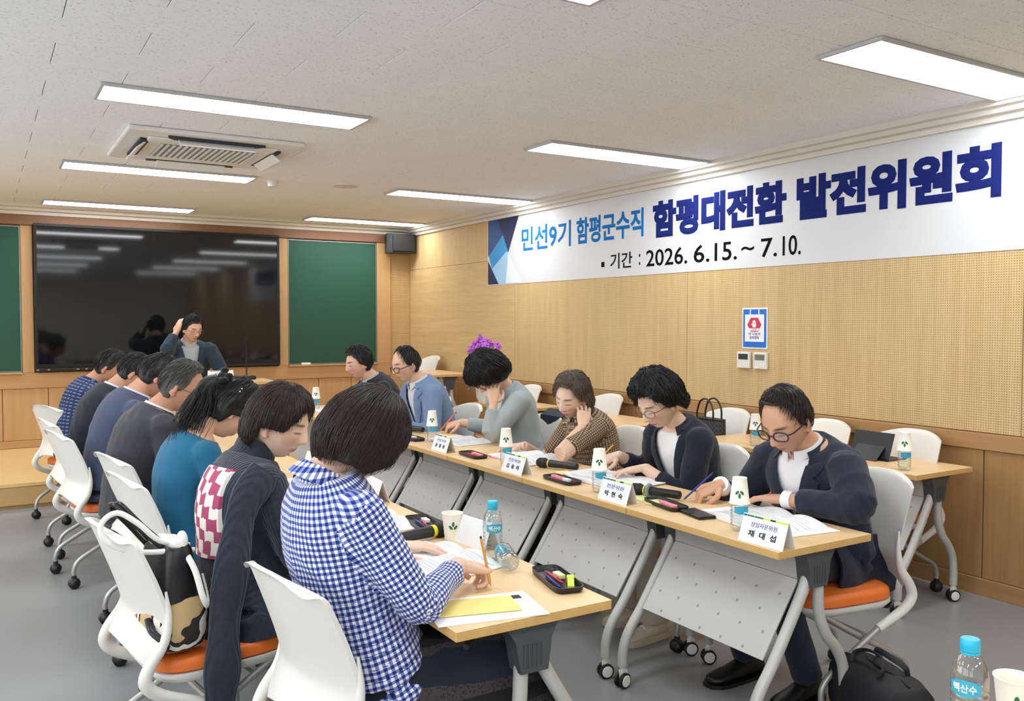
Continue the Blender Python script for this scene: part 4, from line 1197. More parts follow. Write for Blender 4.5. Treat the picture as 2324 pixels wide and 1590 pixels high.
        if c.get('short_sleeve'): k_ = .90 if fem else 1; sl = [(0, .064 * s * k_), (.2, .062 * s * k_), (.31, .064 * s * k_), (1, .064 * s)]
        for side in arms:
            arm_tube(jm, side, sl, 0, f1); jm.ell(arms[side][0] + Vector((0, 0, -.004)), ((.060 if fem else .064) * s,) * 3)
        jk = cloth(top.get('name', 'shirt'), jm, vc, top['mat'], 4, top.get('wr', .004))
    # collars around the neck
    def collar(name, mat, r, h_, fold, open_deg, parent, lift=0, point=.03):
        X = Vector((1, 0, 0)); ca = (nd * .40 + Vector((0, 0, .60))).normalized(); F = ca.cross(X)
        B = N + nd * .012 + ca * lift; P = []; Q = []
        for i in range(25):
            a = radians(open_deg + (360 - 2 * open_deg) * i / 24); dr = X * sin(a) + F * cos(a)
            drop = -.022 * s * (cos(a) + 1) * .5
            dg_ = min(math.degrees(a), 360 - math.degrees(a)) - open_deg; leaf = point * s * exp(-(dg_ / 22) ** 2)
            rows = [(r * .97, -.022), (r, h_), (r + .006, h_ + .002), (r + .010 + fold * .3, h_ * .6 - leaf * .4), (r + .012 + fold, h_ * .1 - fold * .45 - leaf)]
            P.append([B + ca * (hh + drop) + dr * rr * (1 + .12 * abs(cos(a))) for rr, hh in rows]); Q.append([B + ca * (hh + drop - .002) + dr * (rr - .004) * (1 + .12 * abs(cos(a))) for rr, hh in rows])
        m_ = MB().slab(P, Q).mesh(name, [mat], True)
        ul = m_.uv_layers.new(name='UVMap')
        for lp in m_.loops:
            q = m_.vertices[lp.vertex_index].co - B; ul.data[lp.index].uv = (math.atan2(q.dot(X), -q.dot(F)) * .075, q.dot(ca) + (q.length - r))
        zs(m_); return obj(name, m_, None, parent)
    if kind == 'jacket':
        if top.get('shirt_collar', True): collar('shirt_collar', top.get('shirt', 'white_cloth'), nr * 1.06, .026 * s, .006, 12, root, -.018, .022)
        collar('jacket_collar', top['mat'], nr * 1.24, .022 * s, .026 * s, 50, jk, -.024, 0)
    elif top.get('collar'): collar('collar', top['mat'], nr * 1.16, .034 * s, .020, 16, jk, -.026)
    if top.get('turtle'): collar('collar', top['mat'], nr * 1.10, .05 * s, .002, 0, jk, -.002, 0)
    # ---- lower body
    low = c.get('low', {}); lk = low.get('kind', 'trousers'); lm = MB()
    lm.ell(P0 + Vector((0, .0, -.012)), (.178 * gs, .150 * gs, .088 * s), 20, 12)
    if lk == 'trousers':
        wl = low.get('wide', 1.0)
        for ss, (hip, knee, ank) in kn.items():
            lm.tube([hip, hip.lerp(knee, .5), knee.lerp(hip, .06), knee.lerp(ank, .07), knee.lerp(ank, .5), ank + Vector((0, 0, .0))], [.094 * s, .084 * s, .070 * s, .066 * s * wl, .058 * s * wl, .056 * s * wl ** 1.5], 14)
        cloth('trousers', lm, .016, low.get('mat', 'trouser_dark'), 3, .003, uv=False)
    else:
        rs = []
        for f in (0, .2, .4, .6, .8, 1.0, 1.08):
            y_ = P0.y + f * .44 * s; w_ = (.185 + .03 * f) * s; zt = seat + (.165 - .02 * f) * s; zb = seat - (.0 if f < .75 else .04 + .24 * (f - .75) / .33)
            if f > 1.0: zt = seat + .07 * s
            rs.append([Vector((w_ * cos(a), y_ , (zt + zb) / 2 + (zt - zb) / 2 * sin(a))) for a in [2 * pi * j / 20 for j in range(20)]])
        lm.rings(rs); zb_ = seat - .26
        hem = [kn['L'][1].lerp(kn['R'][1], .5) + Vector((0, .01, 0))]
        lm.tube([hem[0] + Vector((0, -.03, .02)), hem[0] + Vector((0, -.01, -.14)), hem[0] + Vector((0, -.03, -.27))], [.125 * s, .15 * s, .165 * s], 18)
        cloth('skirt', lm, .012, low.get('mat', 'skirt_knit'), 3, .004, uv=False)
    for ss, (hip, knee, ank) in kn.items():
        sx = -1 if ss == 'L' else 1; fm = MB(); z0 = c.get('base', 0); rs = []
        for y_, w_, h_ in ((-.075, .022, .05), (-.06, .034, .075), (-.02, .038, .085), (.03, .040, .075), (.08, .044, .055), (.13, .047, .042), (.17, .040, .034), (.195, .020, .026)):
            rs.append([Vector((ank.x + w_ * s * cos(a) + sx * .06 * y_, ank.y + y_ * s, z0 + .012 + h_ * s * .5 + h_ * s * .5 * sin(a))) for a in [2 * pi * j / 14 for j in range(14)]])
        fm.rings(rs); fm.tube([Vector((ank.x, ank.y - .01, z0 + .05)), Vector((ank.x, ank.y - .005, z0 + .10 * s))], [.036 * s, .034 * s], 12)
        sme = remesh(fm, .011, 2); sme.materials.clear(); sme.materials.append(MATS[low.get('shoe', 'shoe_black')]); zs(sme)
        so = obj('shoe', sme, None, root)
        if low.get('shoe') == 'shoe_cream':
            for k_ in range(4):
                yy = ank.y + (.035 + .022 * k_) * s; zz = z0 + .012 + (.080 - .011 * k_) * s; xx = ank.x + sx * .06 * (.035 + .022 * k_)
                m_ = MB().tube([(xx - .024, yy, zz - .010), (xx - .010, yy + .004, zz), (xx + .010, yy - .002, zz), (xx + .024, yy + .002, zz - .010)], .0035, 6).mesh('shoelace', ['strap_white'], True); zs(m_); obj('shoelace', m_, None, so)
        sl_ = MB().prism([(ank.x + (w_ + .002) * s * k + sx * .06 * y_, ank.y + y_ * s) for k, L_ in ((1, 1), (-1, -1)) for y_, w_ in ([(-.08, .022), (-.06, .036), (.0, .038), (.06, .044), (.13, .049), (.17, .042), (.2, .02)][::L_])], z0 + .001, z0 + (.03 if low.get('shoe') == 'shoe_cream' else .016))
        m_ = sl_.mesh('sole', [low.get('sole', 'shoe_black')]); zs(m_); obj('sole', m_, None, so)
    # ---- hair
    hb = c['hair']
    hr = hair_mesh(hb['style'], Hc, Rh, hs, hb.get('n', 420 if near else 260), hb.get('curl', 0), hb.get('sweep', 0), hb.get('seed', 1), hb.get('thin', 1.0))
    if hb.get('tail'):
        base = Hc + Rh @ (Vector((0, -.115, .055)) * hs)
        core = smooth_path([base, base + Vector((0, -.05, -.025)), base + Vector((0, -.085, -.10)), base + Vector((0, -.12, -.17)), base + Vector((0, -.15, -.22))], 4)
        hr.tube(core, [.030 + .014 * sin(pi * i / 16) - .028 * (i / 16) ** 3 for i in range(len(core))], 12)
        for k in range(420):
            wv_ = random.uniform(-1, 1)
            o_ = Vector((random.gauss(0, .020), random.gauss(0, .016), random.gauss(0, .010)))
            pts = smooth_path([base + o_ * .4, base + Vector((.012 * wv_, -.05, -.025)) + o_, base + Vector((-.012 * wv_, -.085, -.10)) + o_ * 1.7, base + Vector((.014 * wv_, -.12, -.17)) + o_ * 2.1, base + Vector((0, -.15, -.235 + random.uniform(-.04, .02))) + o_ * 2.0], 3)
            hr.tube(pts, [.0020 * (1 - .75 * (i / len(pts)) ** 2) for i in range(len(pts))], 3, cap=False)
    hme2 = hr.mesh('hair', [hb['mat']], False); hme2.polygons.foreach_set('use_smooth', [True] * len(hme2.polygons)); zs(hme2)
    ho = obj('hair', hme2, None, root)
    if hb.get('tail'):
        sc_ = MB(); base = Hc + Rh @ (Vector((0, -.112, .06)) * hs)
        for k in range(16):
            a = 2 * pi * k / 16; sc_.ell(base + Rh @ Vector(((.036 + .010 * (-1) ** k) * cos(a), .012 * sin(a * 3), (.036 + .010 * (-1) ** k) * sin(a))), (.014, .020, .014), 10, 7)
        m_ = remesh(sc_, .006, 1); m_.materials.clear(); m_.materials.append(MATS['black_cloth']); zs(m_); obj('scrunchie', m_, None, root)
        for dx_ in (.0, .014):
            cl = MB(); pp = [Hc + Rh @ (Vector((.075 + dx_ * .3, -.045 + .016 * q, .075 - .014 * q - dx_)) * hs) for q in range(5)]
            for q in pp: cl.ell(q, (.0045,) * 3, 8, 6)
            m_ = cl.mesh('hair_clip', ['chrome'], True); zs(m_); obj('hair_clip', m_, None, ho)
    # ---- glasses
    gl = c.get('glasses')
    if gl:
        fr = MB(); rr = .0016 if gl == 'frame_thin' else .0026
        def hp(x, y, z): return Hc + Rh @ (Vector((x, y, z)) * hs)
        gd = c.get('gdrop', 0)
        for sx in (-1, 1):
            pts = [hp(sx * (.0345 + .025 * (abs(cos(a)) ** .7) * (1 if cos(a) > 0 else -1)), .103 - .012 * (cos(a) * .5 + .5), -.003 - gd + .0185 * (abs(sin(a)) ** .8) * (1 if sin(a) > 0 else -1)) for a in [2 * pi * j / 22 for j in range(23)]]
            fr.tube(pts, rr * hs, 6)
            fr.tube([hp(sx * .059, .092, .003 - gd), hp(sx * .074, .075, .004 - gd * .9), hp(sx * .081, .03, .004 - gd * .6), hp(sx * .081, -.018, .003)], rr * hs, 6)
        fr.tube([hp(-.010, .104, .001 - gd), hp(0, .108, .004 - gd), hp(.010, .104, .001 - gd)], rr * hs, 6)
        m_ = fr.mesh('glasses', [gl], True); zs(m_); go = obj('glasses', m_, None, root)
        if near:
            for sx in (-1, 1):
                le = MB(); ring = [hp(sx * (.0345 + .024 * (abs(cos(a)) ** .7) * (1 if cos(a) > 0 else -1)), .1025 - .012 * (cos(a) * .5 + .5), -.003 - gd + .0178 * (abs(sin(a)) ** .8) * (1 if sin(a) > 0 else -1)) for a in [2 * pi * j / 20 for j in range(20)]]
                b_ = [q + Rh @ Vector((0, -.0012, 0)) for q in ring]; le.rings([ring, b_]); m_ = le.mesh('lens', ['lens']); zs(m_); obj('lens', m_, None, go)
    root['_x'] = 0; del root['_x']
    return dict(root=root, arms=arms, Hc=Hc, Rh=Rh, N=N, P0=P0, origin=origin_w, rz=rz, frame=frame, tpt=tpt, prof=prof, nd=nd, zs=zs, s=s, cloth=cloth)

FOLK = {}
LR, RR = -90, 90
def hand(pos, d, up=(0, 0, 1), curl=(22, 32, 22), thumb=.2, **k): return dict(pos=pos, dir=d, up=up, curl=curl, thumb=thumb, **k)
PEN = ((55, 62, 25), (62, 62, 30), (70, 62, 30), (75, 62, 30))
FLAT = (12, 18, 12)
HID = dict(L=dict(pos=None, hidden=True), R=dict(pos=None, hidden=True))
FOLK['suit_near'] = person(dict(feet=dict(L=(0, -.17), R=(0, -.13)), lean=.10, head=(2.83, 2.46, 1.115), rz=RR, hpitch=29, hyaw=8, s=1.10, hs=1.16, girth=1.08, skin='skin_b', label='man in a navy suit and round glasses writing, nearest on the right',
    top=dict(kind='jacket', mat='navy_suit_b', shirt='white_cloth', button=.30, vw=.07, slv=1.08), low=dict(mat='trouser_navy'), hair=dict(style='short_side', mat='hair_dkbrown', sweep=.8, seed=3, n=900, thin=.45), glasses='frame_dark',
    hands=dict(R=hand((2.68, 2.78, .785), (-.75, .45, -.3), (-.2, -.2, 1), PEN, .7), L=hand((2.80, 2.52, .785), (-.25, .95, -.05), (0, 0, 1), FLAT, .2, elbow=(2.86, 2.12, .805)))))
FOLK['blazer'] = person(dict(lean=.12, head=(2.85, 3.28, 1.125), rz=RR, hpitch=28, hyaw=4, s=1.04, hs=1.12, fem=True, skin='skin_c', label='woman in a navy blazer over a white tee, with curly black hair and glasses',
    top=dict(kind='jacket', mat='navy_suit', shirt='white_cloth', shirt_collar=False, button=.20, vw=.085, slv=1.1), low=dict(mat='cream_trouser', wide=1.25, shoe='shoe_cream', sole='sole'), feet=dict(L=(.02, -.05), R=(-.02, -.14)),
    hair=dict(style='perm', mat='hair_black', curl=.005, seed=5, n=1100, thin=.6), glasses='frame_thin',
    hands=dict(R=hand((2.78, 3.62, .795), (-.7, .35, -.25), (-.2, -.2, 1), PEN, .7), L=hand((2.74, 3.36, .785), (-.75, .6, -.15), (0, .1, 1), (10, 22, 14), .1, spread=8))))
FOLK['blouse'] = person(dict(lean=.10, head=(2.92, 4.12, 1.085), rz=RR, hpitch=20, hyaw=24, hroll=-8, s=1.04, hs=1.10, fem=True, skin='skin_c', short_sleeve=True, label='woman in a brown checked blouse resting her jaw on her hand',
    top=dict(kind='blouse', name='blouse', mat='brown_check', collar=True, inf=.020, hem=-.12), low=dict(mat='skirt_knit', wide=1.3),
    hair=dict(style='wavy', mat='hair_greybrown', seed=8, n=1000, curl=.003, thin=.5),
    hands=dict(R=hand((2.72, 4.45, .77), (-.55, .8, -.1), (0, 0, 1), (14, 24, 18), .15, spread=7), L=hand((2.93, 4.01, .985), (.35, .35, .85), (-.3, -.9, .1), (25, 40, 30), .4, elbow=(2.68, 3.90, .785)))))
FOLK['grey_jacket'] = person(dict(lean=.12, head=(2.83, 4.93, 1.175), rz=RR, hpitch=46, hyaw=4, s=1.04, hs=1.10, fem=True, skin='skin_a', label='woman in a light grey jacket leaning her head on her hand while writing',
    top=dict(kind='jacket', mat='grey_jacket', shirt='white_cloth', shirt_collar=False, button=.25, slv=1.15), low=dict(mat='trouser_dark'),
    hair=dict(style='perm_low', mat='hair_black', curl=.005, seed=11, n=1000, thin=.6), glasses='frame_red',
    hands=dict(R=hand((2.80, 5.42, .79), (-.75, .45, -.25), (-.2, -.2, 1), PEN, .7), L=hand((2.80, 4.82, 1.065), (.12, .25, .95), (-.5, -.8, .1), (30, 45, 30), .3, elbow=(2.74, 4.76, .79), spread=8))))
FOLK['blue_jacket'] = person(dict(lean=.14, head=(2.67, 5.88, 1.205), rz=RR, hpitch=14, hyaw=4, s=1.06, hs=1.10, near=0, skin='skin_a', label='balding man in a light blue jacket with glasses low on his nose',
    top=dict(kind='jacket', mat='blue_jacket', shirt='pale_shirt', button=.30, vw=.075), hair=dict(style='receding', mat='hair_black', seed=13, n=380, sweep=.9, thin=.7), glasses='frame_dark', gdrop=.012, hands=dict(HID)))
FOLK['dark_profile'] = person(dict(lean=.16, head=(2.60, 6.64, 1.185), rz=RR, hpitch=12, s=1.06, hs=1.10, near=0, skin='skin_a', label='man in a dark suit seen in profile before the green chalkboard',
    top=dict(kind='jacket', mat='dark_suit', shirt='grey_shirt', button=.35, vw=.06), hair=dict(style='fringe', mat='hair_black', seed=14, n=500, thin=.6), hands=dict(HID)))
FOLK['checked'] = person(dict(lean=-.13, slouch=.8, head=(.90, 2.27, 1.208), rz=LR, hpitch=36, hyaw=6, s=1.06, hs=1.07, fem=True, skin='skin_c', label='woman in a blue gingham shirt writing, nearest on the left',
    top=dict(kind='shirt', mat='gingham', collar=True, inf=.022, hem=-.10, slv=1.02, wr=.006), low=dict(mat='trouser_navy'),
    hair=dict(style='bob', mat='hair_brown', seed=17, n=2600, thin=.36),
    hands=dict(R=hand((1.245, 2.235, .795), (.9, .15, -.25), (.2, 0, 1), PEN, .7, elbow=(.96, 2.04, .775)), L=hand((1.22, 2.62, .775), (.9, -.3, 0), (0, 0, 1), FLAT, .2))))
FOLK['cardigan'] = person(dict(lean=.04, head=(.905, 3.09, 1.16), rz=LR, hpitch=18, hyaw=-40, s=1.05, hs=1.07, fem=True, skin='skin_c', label='woman with a brown bob in a dark cardigan with a pink and white knit back',
    top=dict(kind='cardigan', name='cardigan', mat='cardigan', collar=True, turtle=True, inf=.026, hem=-.20, flare=.12, slv=1.08), low=dict(mat='trouser_navy'),
    hair=dict(style='bob_ear', mat='hair_brown', seed=19, n=2400, thin=.36),
    hands=dict(R=hand((1.18, 3.12, .775), (.9, .3, 0), (0, 0, 1), FLAT, .2), L=hand((1.19, 3.55, .775), (.9, -.2, 0), (0, 0, 1), FLAT, .2))))
FOLK['teal'] = person(dict(lean=.08, head=(.94, 3.97, 1.13), rz=LR, hpitch=44, hyaw=8, s=1.05, hs=1.12, fem=True, skin='skin_a', label='woman in a teal top with black hair gathered in a ruffled scrunchie',
    top=dict(kind='top', name='top', mat='teal', inf=.014, hem=-.16, neck=.94), hair=dict(style='tied', mat='hair_black', seed=23, n=1100, thin=.45, tail=True), hands=dict(HID)))
FOLK['charcoal'] = person(dict(lean=.11, head=(.885, 4.78, 1.18), rz=LR, hpitch=24, hyaw=-24, s=1.10, hs=1.12, girth=1.05, skin='skin_d', label='grey-haired man in a charcoal suit and thin glasses',
    top=dict(kind='jacket', mat='charcoal', button=.35), hair=dict(style='short', mat='hair_saltpepper', seed=29, n=900, sweep=.4, thin=.5), glasses='frame_thin', hands=dict(HID)))
FOLK['slate'] = person(dict(lean=.14, head=(.905, 5.66, 1.185), rz=LR, hpitch=34, hyaw=4, s=1.08, hs=1.10, near=0, skin='skin_d', label='man in a slate blue suit bent over, behind the grey-haired man',
    top=dict(kind='jacket', mat='slate', shirt='pale_shirt', button=.35), hair=dict(style='fringe', mat='hair_black', seed=31, n=500, thin=.6), hands=dict(HID)))
FOLK['dark_left'] = person(dict(lean=.15, head=(.89, 6.49, 1.165), rz=LR, hpitch=34, hyaw=-6, s=1.08, hs=1.10, near=0, skin='skin_b', label='man in a dark suit with a white collar, second from the stage',
    top=dict(kind='jacket', mat='navy_suit', button=.35), hair=dict(style='short', mat='hair_black', seed=37, n=500, thin=.6), hands=dict(HID)))
FOLK['printed'] = person(dict(lean=.10, head=(.83, 7.32, 1.165), rz=LR, hpitch=30, hyaw=-20, s=1.08, hs=1.12, near=0, skin='skin_d', short_sleeve=True, girth=1.05, label='man in a navy patterned short-sleeved shirt, farthest on the left',
    top=dict(kind='shirt', mat='shirt_print', collar=True, inf=.022, hem=-.10), hair=dict(style='short', mat='hair_black', seed=41, n=500, thin=.6), hands=dict(HID)))
FOLK['speaker'] = person(dict(nfwd=.5, lean=.08, head=(1.80, 9.12, 1.445), rz=180, base=.21, hpitch=18, hyaw=18, s=1.08, hs=1.10, near=0, skin='skin_a', girth=1.05, label='man in a blue-grey plaid jacket on the stage, hand raised to his head',
    top=dict(kind='jacket', mat='plaid_blue', shirt='grey_shirt', button=.25, vw=.075, slv=1.1), hair=dict(style='fringe', mat='hair_black', seed=43, n=500, thin=.6), glasses='frame_thin',
    hands=dict(R=hand((1.675, 9.16, 1.47), (.35, 0, .93), (-.8, -.5, .2), (20, 30, 20), .2, elbow=(1.545, 9.04, 1.245)), L=dict(pos=(1.95, 8.80, .985), dir=(-.8, -.5, 0), up=(0, 0, 1), hidden=True))))
bpy.context.view_layer.update()
def local(k, p):
    f = FOLK[k]; return Matrix.Rotation(-f['rz'], 3, 'Z') @ (Vector(p) - f['origin'])

# ================================================================ garments hung or draped on people
f = FOLK['cardigan']; rt = f['root']
# knitted band across the upper back of the cardigan
P = []; Q = []
for i in range(11):
    t = .30 + .56 * i / 10; P.append([]); Q.append([])
    for k in range(9):
        x = (-.055 + .185 * k / 8) * 1.05
        P[-1].append(f['tpt'](t, x, .0315, True)); Q[-1].append(f['tpt'](t, x, .020, True))
km = MB().slab(P, Q).mesh('knitted_back', ['knit_pattern'], True)
ul = km.uv_layers.new(name='UVMap')
for lp in km.loops:
    v = km.vertices[lp.vertex_index].co; ul.data[lp.index].uv = (v.x, v.z * 1.05)
f['zs'](km); o = obj('knitted_back', km, None, rt); o['label'] = 'pink and white knitted back'
# empty cardigan sleeve hanging past the seat
hp = [local('cardigan', q) for q in ((.80, 2.90, 1.02), (.72, 2.87, .92), (.675, 2.84, .74), (.645, 2.83, .55), (.635, 2.82, .40), (.625, 2.82, .29))]
hp = smooth_path(hp, 4)
hm_ = MB().tube(hp, [.056 + .006 * sin(i * .9) for i in range(len(hp))], 14, flat=.42, ref=(1, 0, 0)).mesh('hanging_sleeve', ['cardigan'], True)
f['zs'](hm_); obj('hanging_sleeve', hm_, None, rt)
# lace shawl over the lap of the woman in gingham
f = FOLK['checked']; P = []; Q = []
for i in range(13):
    y = .02 + .52 * i / 12; P.append([]); Q.append([])
    for k in range(15):
        x = -.24 + .53 * k / 14; e = abs(x) / .25
        z = .466 + .185 - .02 * e ** 2 - (.85 if x > 0 else .32) * max(0, e - .62) ** 1.2 - .22 * max(0, (y - .42) / .12) ** 1.5 + .006 * sin(x * 60) + .005 * sin(y * 50 + x * 20)
        P[-1].append(Vector((x, y, z))); Q[-1].append(Vector((x, y, z - .006)))
sm_ = MB().slab(P, Q).mesh('shawl', ['lace'], True); obj('lap_shawl', sm_, None, f['root'])

f = FOLK['suit_near']; P = []; Q = []
for i in range(11):
    P.append([]); Q.append([])
    for k in range(9):
        u, v = i / 10, k / 8
        y = f['P0'].y - .17 + .34 * u; x = f['P0'].x - (.185 + .05 * sin(min(1, v * 1.6) * pi / 2) + .012 * sin(u * 7 + v * 3)); z = .64 - (.27 - .10 * abs(u - .35)) * v
        P[-1].append(Vector((x, y, z))); Q[-1].append(Vector((x + .012, y, z)))
tm_ = MB().slab(P, Q).mesh('jacket_tail', ['navy_suit_b'], True); f['zs'](tm_); obj('jacket_tail', tm_, None, f['root'])

# ================================================================ small things
def leaf_marks(par, r0, r1, h, z0, ang, inv=False, sc=1.0):
    # three printed leaves on the wall of a cup
    for k, (da, dz, rot) in enumerate(((-.30, .0, .75), (0, .012, 0), (.30, .0, -.75))):
        mb = MB(); ring = []
        for j in range(10):
            a = 2 * pi * j / 10; lx, lz = .0048 * cos(a), .0095 * sin(a)
            u = (lx * cos(rot) - lz * sin(rot)) * sc; v = (lx * sin(rot) + lz * cos(rot) + dz) * sc * (-1 if inv else 1)
            zz = z0 + v; rr = r0 + (r1 - r0) * zz / h + .0006; aa = ang + (da * .030 * sc + u) / rr
            ring.append(Vector((rr * cos(aa), rr * sin(aa), zz)))
        c_ = sum(ring, Vector()) / 10; n_ = Vector((cos(ang), sin(ang), 0)) * .0008
        mb.rings([[q for q in ring], [q + n_ for q in ring]]); obj('leaf_print', mb, 'green_leaf', par)
def make_cup(name, loc, label, ang, inverted=False, group=None):
    c = thing(name, label, 'paper cup', loc, 0, group); h = .098; rb, rm = .027, .037
    if inverted:
        obj('wall', MB().lathe([(rm - .0015, .002), (rm + .002, 0), (rm + .002, .004), (rm, .006), (rb, h - .006), (rb, h), (rb - .002, h - .004), (.001, h - .006), (rb - .003, h - .009), (rm - .002, .004)], 28, None, 0, False), 'cup_paper', c, True)
        leaf_marks(c, rm, rb, h, .045, ang, True)
    else:
        obj('wall', MB().lathe([(.001, .004), (rb - .001, .004), (rb, 0), (rm, h - .004), (rm + .002, h - .003), (rm + .002, h), (rm - .001, h), (rb - .002, .007), (.001, .006)], 28, None, 0, False), 'cup_paper', c, True)
        leaf_marks(c, rb, rm, h, .050, ang)
    return c
def make_bottle(loc, label, ang, cap=True, text=False, group=None, rot=None, r=.033, h=.195, lz=0):
    b = thing('water_bottle', label, 'bottle', loc, 0, group)
    if rot: b.rotation_euler = rot
    pr_ = [(.001, .004), (r * .72, .001), (r * .95, .008), (r, .02)]
    for k in range(6): z = .028 + k * .0125; pr_ += [(r, z), (r * .93, z + .005), (r, z + .010)]
    pr_ += [(r, .110), (r * .985, .128), (r * .86, .146), (r * .62, .160), (r * .44, .167), (r * .42, h - .022), (r * .40, h - .018)]
    obj('body', MB().lathe(pr_, 28, None, 0, False), 'plastic_clear', b, True)
    if cap:
        cm = MB().lathe([(r * .50, h - .024), (r * .53, h - .022), (r * .53, h - .003), (r * .48, h), (.001, h)], 24)
        obj('cap', cm, 'cap_cyan', b, True)
        obj('cap_ring', MB().lathe([(r * .50, h - .029), (r * .52, h - .028), (r * .52, h - .0255), (r * .5, h - .0245)], 20), 'cap_cyan', b, True)
    lb = MB(); P = []; Q = []
    for i in range(9):
        a = ang - .85 + 1.7 * i / 8; P.append([]); Q.append([])
        for z in (.093, .098, .115, .124): e = 1 if z < .12 or lz else .99; P[-1].append(Vector((cos(a) * (r + .0012) * e, sin(a) * (r + .0012) * e, z + lz - (.006 * ((i - 4) / 4) ** 2 if z > .12 else -.006 * ((i - 4) / 4) ** 2)))); Q[-1].append(Vector((cos(a) * (r + .0003) * e, sin(a) * (r + .0003) * e, P[-1][-1].z)))
    obj('label', lb.slab(P, Q), 'label_blue', b, True)
    if text:
        me = fit_text('백산수', 'cup_paper', -.020, .020, .101, .117, .02, .0006)
        for v in me.vertices:
            a = ang + v.co.x / r; rr = r + .0013 + v.co.z; v.co = (cos(a) * rr, sin(a) * rr, v.co.y)
        obj('lettering', me, None, b)
    return b
TZ = TH + .0004
G_B, G_C = 'water bottles on the tables', 'paper cups on the tables'
for (x, y), who in [((2.43, 2.33), 'beside the phone on the nearest right table'), ((2.42, 3.19), 'before the woman in the navy blazer'), ((2.44, 4.06), 'before the woman in the brown checked blouse'), ((2.50, 5.10), 'before the woman in the grey jacket'), ((2.50, 7.42), 'on the farthest right table'),
                    ((4.16, 2.82), 'on the wall-side table near the tablet'), ((4.16, 3.86), 'on the wall-side table near the dark handbag')]:
    a = math.atan2(-y, -x); make_bottle((x, y, TZ), 'clear water bottle under an upturned cup ' + who, a + .3, True, False, G_B, lz=-.026)
    make_cup('paper_cup', (x, y, TZ + .195 + .0065 - .098), 'white paper cup upturned over the bottle ' + who, a, True, G_C)
make_bottle((1.435, 2.475, TZ), 'clear water bottle with a cyan cap before the woman in gingham', math.atan2(-2.475, -1.435) + .25, True, True, G_B)
make_bottle((1.40, 2.30, TZ + .0335), 'small clear bottle with a cyan cap lying by the writing hand', 0, True, False, G_B, (radians(88), 0, radians(160)), .030, .15)
make_cup('paper_cup', (1.44, 2.775, TZ), 'white paper cup with a leaf print behind the microphone', math.atan2(-2.775, -1.44) + .1, False, G_C)
make_bottle((1.58, .928, TZ), 'clear water bottle with a cyan cap at the lower right edge', math.atan2(-.928, -1.58) - .25, True, True, G_B)
make_cup('paper_cup', (1.712, .915, TZ), 'white paper cup with green leaves at the lower right corner', math.atan2(-.915, -1.712) + .12, False, G_C)

def name_card(x, y, rz, title, nm_, label, z=TZ, W=.20, H=.095):
    c = thing('name_card', label, 'name card', (x, y, z), rz, 'folded name cards')
    # local: front face towards +y
    d = .034; th = .0018
    for s_ in (1, -1):
        a, b = Vector((0, s_ * d, 0)), Vector((0, s_ * .0012, H)); n_ = Vector((0, s_ * .94, .34)) * th
        P = [[Vector((-W / 2, a.y, a.z)), Vector((W / 2, a.y, a.z))], [Vector((-W / 2, b.y, b.z)), Vector((W / 2, b.y, b.z))]]
        obj('panel', MB().slab(P, [[q - n_ * .9 for q in r] for r in P]), 'paper', c)
    ang = math.atan2(d - .0012, H)
    M = Matrix.Translation((0, d, 0)) @ Matrix.Rotation(pi, 4, 'Z') @ Matrix.Rotation(pi / 2 - ang, 4, 'X')
    for body, m, x0, x1, y0, y1, bo in ((title, 'ink_blue', -.058, .058, .058, .076, .004), (nm_, 'ink', -.062, .062, .022, .046, .03)):
        me = fit_text(body, m, x0, x1, y0, y1, bo, .0006); me.transform(M); obj('lettering', me, None, c)
    xs_ = [-.1, -.083, -.05, -.01, .02, .045, .1]
    for k, m in enumerate(('ink_blue', 'green_leaf', 'green_leaf', 'lime', 'ink', 'lime')):
        obj('colour_strip', MB().prism([(xs_[k] + .002, .0915), (xs_[k + 1], .0915), (xs_[k + 1], .0975), (xs_[k] + .002, .0975)], .0003, .0009, M), m, c)
    return c
name_card(2.36, 2.135, RT(90 + 2), '상임자문위원', '채  대  섭', 'white folded name card at the corner of the nearest right table')
name_card(2.365, 2.985, RT(90), '전문위원', '박  현  숙', 'white folded name card before the woman in the navy blazer')
name_card(2.365, 3.83, RT(90), '전문위원', '김  용  하', 'white folded name card before the woman in the brown checked blouse')
name_card(2.38, 4.70, RT(90), '전문위원', '문  홍  용', 'white folded name card before the woman in the grey jacket')
name_card(1.475, 2.665, RT(-90 + 6), '전문위원', '김  정  아', 'white name card seen from behind, next to the gingham woman\'s bottle')
name_card(1.475, 3.58, RT(-90 - 4), '전문위원', '이  선  영', 'white name card seen from behind, past the woman in gingham')
name_card(1.475, 4.42, RT(-90), '전문위원', '최  미  란', 'white name card seen from behind, before the woman in teal')
name_card(1.97, 8.68, RT(180), '위 원 장', '임  희  오', 'white folded name card on the speaker desk', TZ + .21, .24)

